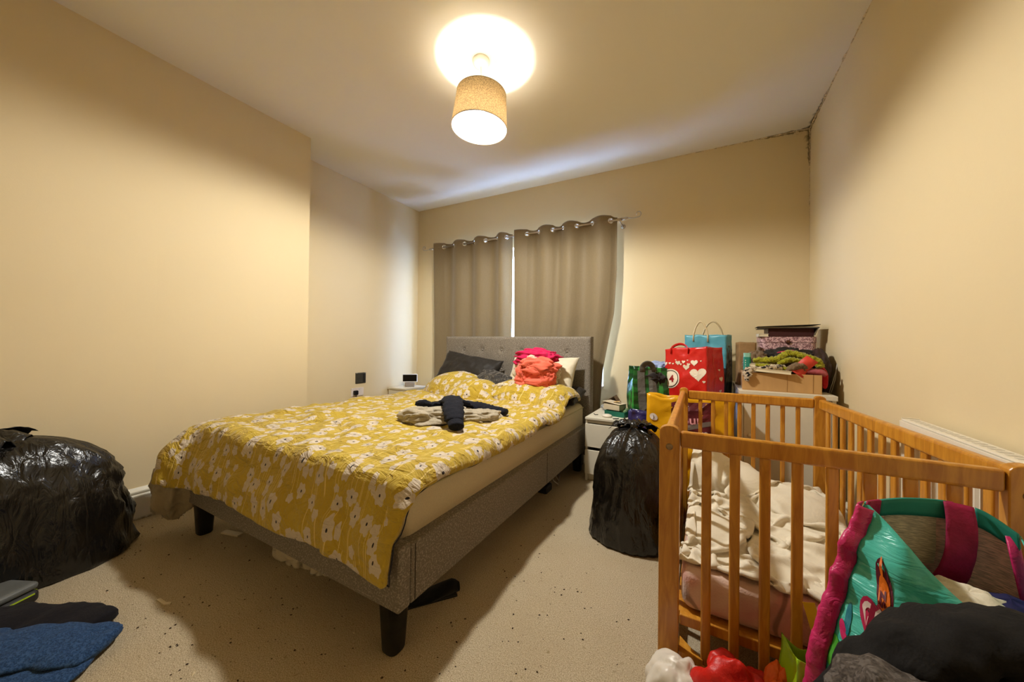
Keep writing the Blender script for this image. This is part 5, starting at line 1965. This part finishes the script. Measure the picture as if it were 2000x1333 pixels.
# ------------------------------------------------------------------ radiator on the wall beside the cot
def radiator():
    m = mat('white_enamel', (232, 224, 206), .3, .01)
    y0, y1, x0, x1, z0, z1 = .35, 1.815, .640, .690, .16, .795
    root = thing('radiator', 'white panel radiator on the wall behind the cot', 'radiator', ((x0 + x1) / 2, (y0 + y1) / 2, z0))
    V, Fc = [], []
    n = 40
    prof = []
    for k in range(n):
        a = y0 + (y1 - y0) * k / n
        w = (y1 - y0) / n
        prof += [(a, 0), (a + w * .30, 0), (a + w * .42, .006), (a + w * .88, .006)]
    prof.append((y1, 0))
    zs = [z0, z0 + .025, z0 + .05, z1 - .06, z1 - .035, z1 - .01]
    for i, z in enumerate(zs):
        amt = 0 if i in (0, 1, 4, 5) else 1
        for y, d in prof:
            V.append((x0 + d * amt, y, z))
    k = len(prof)
    for i in range(len(zs) - 1):
        for j in range(k - 1):
            Fc.append((i * k + j, i * k + j + 1, (i + 1) * k + j + 1, (i + 1) * k + j))
    o = mesh('panel', V, Fc, m, root, False)
    md = o.modifiers.new('thickness', 'SOLIDIFY'); md.thickness = .008; md.offset = -1
    for y in (y0 - .002, y1):
        box('end_cap', (x0 - .002, y, z0 + .01), (x1 - .006, y + .004, z1), m, root, .001)
    box('back_plate', (x1 - .018, y0, z0), (x1 - .010, y1 - .001, z1 - .012), m, root, 0)
    g = box('top_grille', (x0 - .002, y0, z1 - .009), (x1 - .006, y1 - .001, z1 - .003), m, root, .001)
    first = None
    dk = mat('grille_slot', (206, 198, 182), .7)
    for kk in range(int((y1 - y0) / .03)):
        c = (x0 + .02, y0 + .02 + kk * .03, z1 - .0028)
        if first is None:
            first = box('grille_slot', (c[0] - .012, c[1] - .007, c[2]), (c[0] + .012, c[1] + .007, c[2] + .0006), dk, g, 0, 1, None, c)
        else:
            copy_of(first, c, g)
    for y in (y0 + .15, y1 - .15):
        box('bracket', (x1 - .010, y - .02, z0 + .1), (XR - .001, y + .02, z1 - .15), M_STEEL, root, 0)
    tube('pipe', [(x0 + .02, y1 - .03, z0 + .01), (x0 + .02, y1 - .03, 0)], .0075, m, root, 10)
    v = lathe('valve', [(0, 0), (.018, 0), (.018, .03), (.013, .05), (0, .052)], (x0 + .02, y1 - .03, .09), m, root, 16)
radiator()

# ------------------------------------------------------------------ foreground heap on the right
def grid_obj(name, f, nu, nv, m, parent, thick=.0015, mats=None, pick=None, offset=-1):
    V = [f(i / nu, j / nv) for i in range(nu + 1) for j in range(nv + 1)]
    Fc = [(i * (nv + 1) + j, (i + 1) * (nv + 1) + j, (i + 1) * (nv + 1) + j + 1, i * (nv + 1) + j + 1) for i in range(nu) for j in range(nv)]
    o = mesh(name, V, Fc, mats or m, parent, True)
    if pick:
        for p in o.data.polygons:
            i, j = divmod(p.index, nv)
            p.material_index = pick((i + .5) / nu, (j + .5) / nv)
    if thick:
        md = o.modifiers.new('thickness', 'SOLIDIFY')
        md.thickness = thick
        md.offset = offset
    return o
def poly(pts, u):
    """smooth curve through points at parameter u in 0..1"""
    n = len(pts) - 1
    x = min(max(u, 0), 1) * n
    i = min(int(x), n - 1)
    t = x - i
    P = [Vector(p) for p in pts]
    p0, p1, p2, p3 = P[max(0, i - 1)], P[i], P[i + 1], P[min(n, i + 2)]
    return .5 * ((2 * p1) + (p2 - p0) * t + (2 * p0 - 5 * p1 + 4 * p2 - p3) * t * t + (3 * p1 - p0 - 3 * p2 + p3) * t ** 3)

def big_bag():
    root = thing('shopping_bag', 'large turquoise and pink shiny storage bag gaping open in front of the cot', 'bag', (.42, 1.05, 0))
    tq = plastic_film('turquoise_woven_plastic', (74, 186, 170), .26, 30, .8, (.35, .35, 1.6), .5, .008, (.0, .6, .3))
    pk = shiny('hot_pink_binding', (196, 36, 100), .35, 40, .7)
    mg = mat('magenta_webbing', (150, 14, 66), .7, .06, 60, 200, .3)
    te = mat('teal_binding', (26, 128, 112), .6, .05)
    gi = mat('grey_pink_woven_lining', (222, 186, 172), .75, .18, 60, 90, .5, .003, stretch=(1, 1, 8))
    L = (.313, 1.05, .712)
    rim_b = [L, (.352, 1.135, .690), (.41, 1.155, .700), (.475, 1.160, .706), (.525, 1.150, .700), (.562, 1.12, .672)]
    base_b = [(.20, 1.06, 0), (.28, 1.16, 0), (.38, 1.17, 0), (.47, 1.17, 0), (.56, 1.165, 0), (.62, 1.12, 0)]
    rim_f = [L, (.333, 1.025, .690), (.352, .985, .664), (.375, .97, .630), (.408, .945, .595), (.445, .915, .575), (.50, .92, .575), (.562, 1.12, .672)]
    base_f = [(.20, 1.06, 0), (.22, .95, 0), (.28, .90, 0), (.36, .88, 0), (.44, .87, 0), (.52, .88, 0), (.60, .95, 0), (.62, 1.12, 0)]
    def back(u, v):
        a, b = poly(rim_b, u), poly(base_b, u)
        p = a.lerp(b, v)
        p.y += .012 * fbm(p.x * 9, p.z * 9, 3, 3) * min(1, v * 8)
        return tuple(p)
    def front(u, v, off=0.0):
        a, b = poly(rim_f, u), poly(base_f, u)
        p = a.lerp(b, v)
        bul = .050 * math.sin(PI * min(1, v * 1.05)) ** .8
        nrm = Vector((-.75 + u * .9, -.8, 0)).normalized()
        w = .012 * fbm(p.x * 12, p.z * 12, 7, 3) + .010 * max(0, 1 - 3 * abs(fbm(p.x * 7 + p.z * 9, p.z * 5, 2, 2)))
        return tuple(p + nrm * (bul + w * min(1, v * 10 + .3) + off))
    def pb(u, v):
        return 0
    bk = grid_obj('back_wall', back, 50, 40, gi, root, .002)
    fr = grid_obj('front_wall', front, 70, 60, tq, root, .002)
    # woven square pattern and webbing on the lining
    gi2 = mat('grey_green_woven_lining', (206, 196, 172), .75, .18, 60, 90, .5, .003, stretch=(1, 1, 8))
    grid_obj('lining_square', lambda u, v: tuple(Vector(back(.30 + .26 * u, .045 + .16 * v)) + Vector((0, -.003, 0))), 14, 10, gi2, bk, 0)
    def web(u, v):
        c = .66 - .10 * v ** 1.5
        return tuple(Vector(back(c + (u - .5) * .16, v * .30)) + Vector((0, -.012 - .03 * math.sin(PI * v), .004)))
    grid_obj('webbing_handle', web, 8, 22, mg, root, .003)
    def web2(u, v):
        c = .56 + .40 * v
        return tuple(Vector(back(c, .235 + .05 * (u - .5) + .10 * v)) + Vector((0, -.02, 0)))
    grid_obj('webbing_handle', web2, 6, 20, mg, root, .003)
    tube('pink_cord', [tuple(Vector(back(.93, .02)) + Vector((0, -.008, 0))), tuple(Vector(back(.915, .08)) + Vector((0, -.025, 0))), tuple(Vector(back(.925, .18)) + Vector((0, -.03, 0))), tuple(Vector(back(.95, .28)) + Vector((0, -.02, 0)))], .009, pk, root, 8, False, .3)
    # rim binding in alternating colours
    seq = [(0.0, .24, mg), (.24, .60, te), (.60, .64, mg), (.76, .99, te)]
    for a, b, m in seq:
        grid_obj('rim_binding', lambda u, v, a=a, b=b: tuple(Vector(back(a + (b - a) * u, -.006 + .055 * v)) + Vector((0, -.005, 0))), 16, 4, m, bk, .006)
    # pink binding down the front corner
    def bind(u, v):
        p = Vector(front(.0 + .085 * u + .0, v, .004 + .010 * math.sin(PI * u)))
        return tuple(p + Vector((-.010, -.002, 0)) * math.sin(PI * u) + Vector((.0, 0, .003 * math.sin(v * 160))))
    grid_obj('corner_binding', bind, 8, 90, pk, fr, .003)
    # prints on the front
    def dec(name, vf, u0, v0, su, sv, m, ang=0.0, off=.004):
        ca, sa = math.cos(ang), math.sin(ang)
        V = []
        for q in vf[0]:
            x, z = q[0] * ca - q[1] * sa, q[0] * sa + q[1] * ca
            V.append(front(u0 + x * su, v0 - z * sv, off))
        return mesh(name, V, vf[1], m, fr)
    og, br, wh = mat('orange_print', (222, 110, 20), .4), mat('maroon_print', (92, 20, 40), .4), mat('white_letter_print', (226, 206, 200), .4)
    mgp = mat('magenta_letter_outline', (176, 30, 76), .4)
    def oval(w, h, n=24, rings=3):
        V, Fc = disc_vf(1.0, n, 0.0, rings)
        return [(x * w, y * h, 0) for x, y, z in V], Fc
    # scale: along u about .62 m per unit near the rim, along v about .66 m per unit
    U, Vv = 1 / .62, 1 / .66
    dec('badge_print', oval(.021, .054), .240, .150, U, Vv, br, .60, .0035)
    d1 = dec('badge_letters', oval(.0145, .036), .246, .163, U, Vv, og, .60, .0050)
    dec('badge_letters', text_vf('zs', .030, 0, .001), .246, .166, U, Vv, br, -1.15, .0062)
    dec('flame_print', oval(.004, .018), .210, .100, U, Vv, og, .42, .0052)
    dec('lettering_outline', text_vf('down', .072, 0, .010), .278, .285, U, Vv, mgp, -.70, .0035)
    dec('lettering', text_vf('down', .072, 0, .002), .278, .285, U, Vv, wh, -.70, .0050)
    dec('leaf_print', oval(.008, .026), .125, .29, U, Vv, mat('blue_print', (20, 116, 134), .4), .3)
    dec('leaf_print', oval(.009, .018), .118, .325, U, Vv, pk, .6)
    dec('leaf_print', oval(.016, .030), .098, .40, U, Vv, mat('green_print', (70, 160, 50), .4), .1)
    return front
big_bag()
o = bundle('white_cloth', 'white cloth showing inside the gaping turquoise storage bag', 'clothing', (.455, 1.03, .505), (.085, .075, .075), M_SHEET, 41, 6, .06, 60, bil=.16, bf=1.5)
o = bundle('navy_cloth', 'navy cloth inside the turquoise storage bag beside the white cloth', 'clothing', (.515, 1.045, .53), (.06, .06, .045), mat('royal_navy_cotton', (22, 20, 74), .8, .1, 30, 60, .3), 47, 6, .10, 40)

# heap of dark clothes
M_BLKC = fabric('black_cotton_twill', (26, 24, 23), .12, 420, 11, .9, .0)
M_GRYC = fabric('charcoal_denim', (72, 64, 58), .35, 240, 24, 1.0, .05, .9, fleck=(98, 90, 84))
M_LGRY = fabric('mid_grey_jersey', (106, 98, 92), .2, 300, 20, .4, .2)
r = thing('black_trousers', 'black cotton trousers heaped in front of the turquoise bag', 'clothing', (.345, .715, 0))
bundle('leg', '', '', (.345, .720, .280), (.232, .105, .382), M_BLKC, 83, 5, .035, 110, bil=.075, bf=1.2, squash_bottom=True, parent=r)
soft_tube('leg', [(.165, .66, .50), (.195, .675, .575), (.245, .685, .632), (.305, .69, .668), (.37, .69, .680), (.43, .69, .66)], [.030, .042, .050, .052, .052, .045], M_BLKC, r, .6, .014, 4, 28, 10, True, 8)
soft_tube('leg', [(.250, .63, .48), (.275, .645, .565), (.315, .655, .622), (.365, .655, .645), (.42, .65, .64)], [.035, .045, .048, .046, .040], M_BLKC, r, .6, .014, 9, 28, 10, True, 8)
r = thing('charcoal_jeans', 'faded charcoal jeans crumpled on the near edge of the black trousers', 'clothing', (.22, .58, .3))
bundle('leg', '', '', (.215, .575, .36), (.085, .055, .245), M_GRYC, 71, 3, .02, 80, bil=.09, bf=1.3, parent=r, rot=.4)
soft_tube('leg', [(.140, .56, .535), (.165, .58, .585), (.20, .60, .620), (.250, .60, .612), (.300, .575, .588)], [.028, .038, .042, .042, .034], M_GRYC, r, .75, .018, 5, 28, 9, True, 7)
bundle('grey_jersey', 'mid grey jersey top lying beside the charcoal jeans on the pile', 'clothing', (.305, .530, .39), (.075, .050, .262), M_LGRY, 73, 3, .02, 80, bil=.10, bf=1.3, rot=.5)

# small bright things at the foot of the cot
M_LIME = shiny('lime_green_plastic', (148, 190, 20), .3, 14, .4)
r = thing('gift_bag', 'lime green plastic bag with scalloped edge between the cot and the dark clothes', 'bag', (.222, 1.06, 0))
B = Bag((.222, 1.065, 0), .085, .09, .335, .2, (.02, 0), 51, .10, .016, 1.15, 1.0)
B.sag = .05
B.body(r, M_LIME, nseg=14, nv=24)
V = [B.pt(4 * j / 40, .8, -.004) for j in range(40)]
mesh('contents', V, [tuple(range(40))], mat('orange_yellow_paper', (220, 140, 20), .5), r)
o = box('yellow_card', (.228, 1.105, .33), (.252, 1.107, .425), mat('yellow_card', (226, 176, 20), .5), None, 0, 1, rot_about(-.25, 'Y', (.24, 1.1, .38)))
tag(o, 'small yellow card sticking up out of the lime green bag', 'card')
M_REDC = mat('bright_red_nylon', (196, 24, 14), .45, .05, 20, 26, .4, .01)
M_ORC = mat('orange_nylon', (232, 96, 16), .45, .05, 20, 26, .4, .01)
bundle('nylon_playcloth', 'bright red nylon cloth bunched on the carpet against the foot of the cot', 'clothing', (.085, 1.075, .10), (.105, .080, .125), M_REDC, 61, 4, .06, 80, bil=.20, bf=1.4, squash_bottom=True)
bundle('orange_cloth', 'orange nylon cloth tucked beside the red one against the cot', 'clothing', (.168, 1.085, .115), (.045, .060, .130), M_ORC, 63, 4, .06, 64, bil=.20, bf=1.4, squash_bottom=True)
root = thing('white_handbag', 'white soft vinyl handbag lying at the near foot of the cot', 'bag', (-.055, 1.07, 0))
wv = mat('white_soft_vinyl', (222, 212, 198), .35, .03, 10, 30, .2, .006)
ob = bundle('body', '', '', (-.055, 1.08, .085), (.085, .075, .088), wv, 53, 3, .05, 64, squash_bottom=True, bil=.16, bf=1.4)
del ob['label']; del ob['category']
ob.parent = root; ob.location = Vector(WORLD[ob.name]) - WORLD[root.name]
tube('zip', [(-.03, 1.008, .150), (-.005, 1.02, .158), (.015, 1.045, .150), (.03, 1.07, .12)], .004, mat('zip_metal', (150, 146, 140), .3, metal=.8), root, 6)

# ------------------------------------------------------------------ left foreground
M_DENIM = fabric('blue_denim', (36, 62, 98), .45, 300, 12, 1.0, .05, .9, fleck=(52, 80, 118))
M_DKNV = fabric('dark_navy_jersey', (20, 18, 24), .15, 360, 14, .4, .05)
def flat_leg(nm, root, m, pts, r0, r1, seed, flat=.15):
    """trouser leg lying flat: wide, thin and softly rucked"""
    k = len(pts)
    return soft_tube(nm, pts, [r0 + (r1 - r0) * i / (k - 1) for i in range(k)], m, root, flat, .016, seed, 28, 12, True, 7)
r = thing('navy_leggings', 'dark navy leggings flat on the carpet behind the blue jeans', 'clothing', (-2.1, .25, 0))
flat_leg('leg', r, M_DKNV, [(-2.42, .02, .030), (-2.28, .13, .036), (-2.12, .255, .034), (-2.0, .33, .036), (-1.875, .375, .030)], .105, .080, 3, .30)
flat_leg('leg', r, M_DKNV, [(-2.36, -.06, .020), (-2.2, .08, .022), (-2.0, .22, .020), (-1.80, .345, .018)], .11, .085, 6, .16)
r = thing('blue_jeans', 'faded blue denim jeans dropped on the carpet at the near left', 'clothing', (-1.9, .25, 0))
flat_leg('leg', r, M_DENIM, [(-2.12, .02, .050), (-2.02, .115, .056), (-1.92, .205, .058), (-1.82, .30, .050), (-1.728, .375, .036)], .120, .078, 9, .26)
lg = flat_leg('leg', r, M_DENIM, [(-2.02, -.10, .030), (-1.92, .04, .034), (-1.82, .17, .030), (-1.70, .335, .022)], .12, .072, 12, .22)
flat_leg('waistband', r, M_DENIM, [(-2.24, .07, .085), (-2.15, .06, .105), (-2.07, .015, .10), (-2.0, -.05, .085)], .045, .055, 15, .6)

root = thing('grey_tool_case', 'grey plastic case with lime green stripe beside the slumped bin bag', 'case', (-2.37, .16, 0))
mt = rotz(.45, (-2.37, .20, 0))
gp = mat('mid_grey_plastic', (96, 98, 96), .45, .04, 20, 80, .1)
dp = mat('dark_grey_plastic', (36, 34, 32), .5, .05)
box('base', (-2.47, -.02, 0), (-2.27, .29, .05), dp, root, .018, 4, mt)
box('lid', (-2.468, -.018, .051), (-2.272, .288, .082), gp, root, .015, 4, mt)
box('stripe', (-2.2705, .00, .036), (-2.2685, .27, .041), mat('lime_stripe', (176, 200, 40), .4), root, 0, 1, mt)
box('stripe', (-2.45, .2885, .036), (-2.29, .2905, .041), mat('lime_stripe_end', (176, 200, 40), .4), root, 0, 1, mt)
box('latch', (-2.268, .12, .03), (-2.262, .16, .07), dp, root, .002, 1, mt)

# scraps on the carpet
M_SCRAP = mat('white_scrap_plastic', (216, 200, 170), .5, .03)
o = box('plastic_strip', (-2.29, .915, 0), (-2.17, .948, .009), M_SCRAP, None, .003, 2, rotz(.25, (-2.23, .93, 0)))
tag(o, 'flat white plastic strip on the carpet under the bed near the far leg', 'scrap')
bm = bmesh.new()
prism(bm, [(-1.92, .548), (-1.86, .552), (-1.842, .566), (-1.852, .574), (-1.87, .562), (-1.918, .560)], 0, .004)
o = bmobj('paper_scrap', bm, M_SCRAP)
tag(o, 'curved white paper scrap on the carpet between the bed and the jeans', 'scrap')
def crumbs(name, label, n, regions, rmin, rmax, m, seed):
    rnd = random.Random(seed)
    V, Fc = [], []
    for _ in range(n):
        x0, x1, y0, y1 = rnd.choice(regions)
        x, y = rnd.uniform(x0, x1), rnd.uniform(y0, y1)
        r = rmin + (rmax - rmin) * rnd.random() ** 3
        a = rnd.uniform(0, 2 * PI)
        k = rnd.uniform(.35, 1)
        b = len(V)
        for q in range(4):
            w = a + q * PI / 2
            rr = r * (1 if q % 2 == 0 else k) * rnd.uniform(.7, 1.2)
            V.append((x + rr * math.cos(w), y + rr * math.sin(w), .0005))
        V.append((x, y, r * .7))
        Fc += [(b, b + 1, b + 4), (b + 1, b + 2, b + 4), (b + 2, b + 3, b + 4), (b + 3, b, b + 4), (b + 3, b + 2, b + 1, b)]
    o = mesh(name, V, Fc, m)
    o['kind'] = 'stuff'
    o['label'] = label
    o['category'] = 'debris'
    return o
REG = [(-.85, -.15, .9, 2.55), (-.85, -.45, 1.2, 2.3), (-.9, -.3, .6, 1.5), (-2.6, -1.0, .55, 1.1), (-1.9, -.5, .45, .9), (-2.85, -2.4, .55, 1.2), (-2.2, -1.4, .4, .8)]
crumbs('dark_crumbs', 'scatter of dark crumbs and fluff trodden into the carpet', 620, REG, .0018, .0062, mat('dark_crumb', (58, 40, 22), .9), 5)
crumbs('pale_crumbs', 'few pale crumbs and paper bits on the carpet', 70, REG, .002, .008, mat('pale_crumb', (206, 188, 152), .8), 8)

# ------------------------------------------------------------------ alcove wall: switch plate, socket, side cabinet with a smart display
def on_wall_x(y):
    return (XA + .02) + (-.02) * (y - YC) / (yback(XA) - YC)
def wallbits():
    y, z = 2.505, .660
    x = on_wall_x(y)
    bx = mat('brushed_nickel_plate', (92, 88, 76), .35, .05, 30, metal=.6)
    dkm = mat('dark_switch', (40, 38, 34), .4)
    r = thing('wall_plate', 'square brushed metal switch plate on the alcove wall above the white socket', 'switch', (x, y, z))
    box('backing_plate', (x, y - .064, z - .058), (x + .008, y + .064, z + .058), bx, r, .003)
    box('cover_flap', (x + .0085, y - .060, z - .050), (x + .015, y + .018, z + .052), bx, r, .003)
    box('rocker', (x + .0085, y + .024, z - .045), (x + .014, y + .056, z + .045), dkm, r, .003)
    for s in (-1, 1):
        lathe('screw', [(0, .002), (.004, .0015), (.005, 0)], (x + .0081, y + s * .052, z + .0545), M_STEEL, r, 10, (1, 0, 0))
    y, z = 2.465, .515
    x = on_wall_x(y)
    r = thing('wall_socket', 'white double socket with black plug on the alcove wall behind the bed', 'socket', (x, y, z))
    box('face_plate', (x, y - .075, z - .044), (x + .010, y + .075, z + .044), mat('white_socket_plastic', (226, 214, 206), .35), r, .004, 3)
    box('plug', (x + .0105, y - .058, z - .028), (x + .045, y - .010, z + .020), mat('black_plug', (22, 22, 26), .4), r, .010, 3)
    box('rocker', (x + .0105, y + .012, z + .016), (x + .014, y + .030, z + .036), mat('white_rocker', (214, 206, 200), .35), r, .001)
    tube('plug_lead', [(x + .03, y - .034, z - .028), (x + .035, y - .034, z - .10), (x + .03, y - .03, .15), (x + .06, y, .006)], .004, mat('black_lead', (22, 22, 24), .5), r, 8)
    # small cabinet in the alcove, only its top shows beyond the duvet
    x0, x1, y0, y1, h = -3.225, -2.93, 2.86, 3.20, .525
    r = thing('side_cabinet', 'low white cabinet in the alcove, mostly hidden behind the bed', 'cabinet', ((x0 + x1) / 2, (y0 + y1) / 2, 0))
    box('top', (x0, y0, h - .018), (x1, y1, h), M_WHITE, r, .002)
    box('carcass', (x0 + .004, y0 + .01, 0), (x1 - .02, y1 - .004, h - .0185), M_WHITE, r, .001)
    box('door', (x1 - .0195, y0 + .012, .03), (x1 - .004, y1 - .006, h - .022), M_WHITE, r, .002)
    # display faces the camera
    c = Vector((-3.06, 3.045, h))
    ang = math.atan2(0 - c.y, 0 - c.x) + PI / 2
    r = thing('smart_display', 'small smart display with dark screen and grey base on the alcove cabinet', 'display', tuple(c))
    mtx = Matrix.Translation(c) @ Matrix.Rotation(ang, 4, 'Z')
    tiltm = mtx @ Matrix.Translation((0, .0, .052)) @ Matrix.Rotation(-.25, 4, 'X')
    box('base', (-.055, -.030, 0), (.055, .045, .050), fabric('grey_speaker_cloth', (150, 138, 124), .1, 500, 10, .1), r, .012, 4, mtx)
    s = box('screen_frame', (-.088, -.008, 0), (.088, .008, .098), mat('white_bezel', (226, 220, 210), .35), r, .007, 4, tiltm)
    box('screen', (-.079, -.0092, .009), (.079, -.0084, .089), mat('dark_screen_glass', (12, 10, 9), .1), s, 0, 1, tiltm)
wallbits()
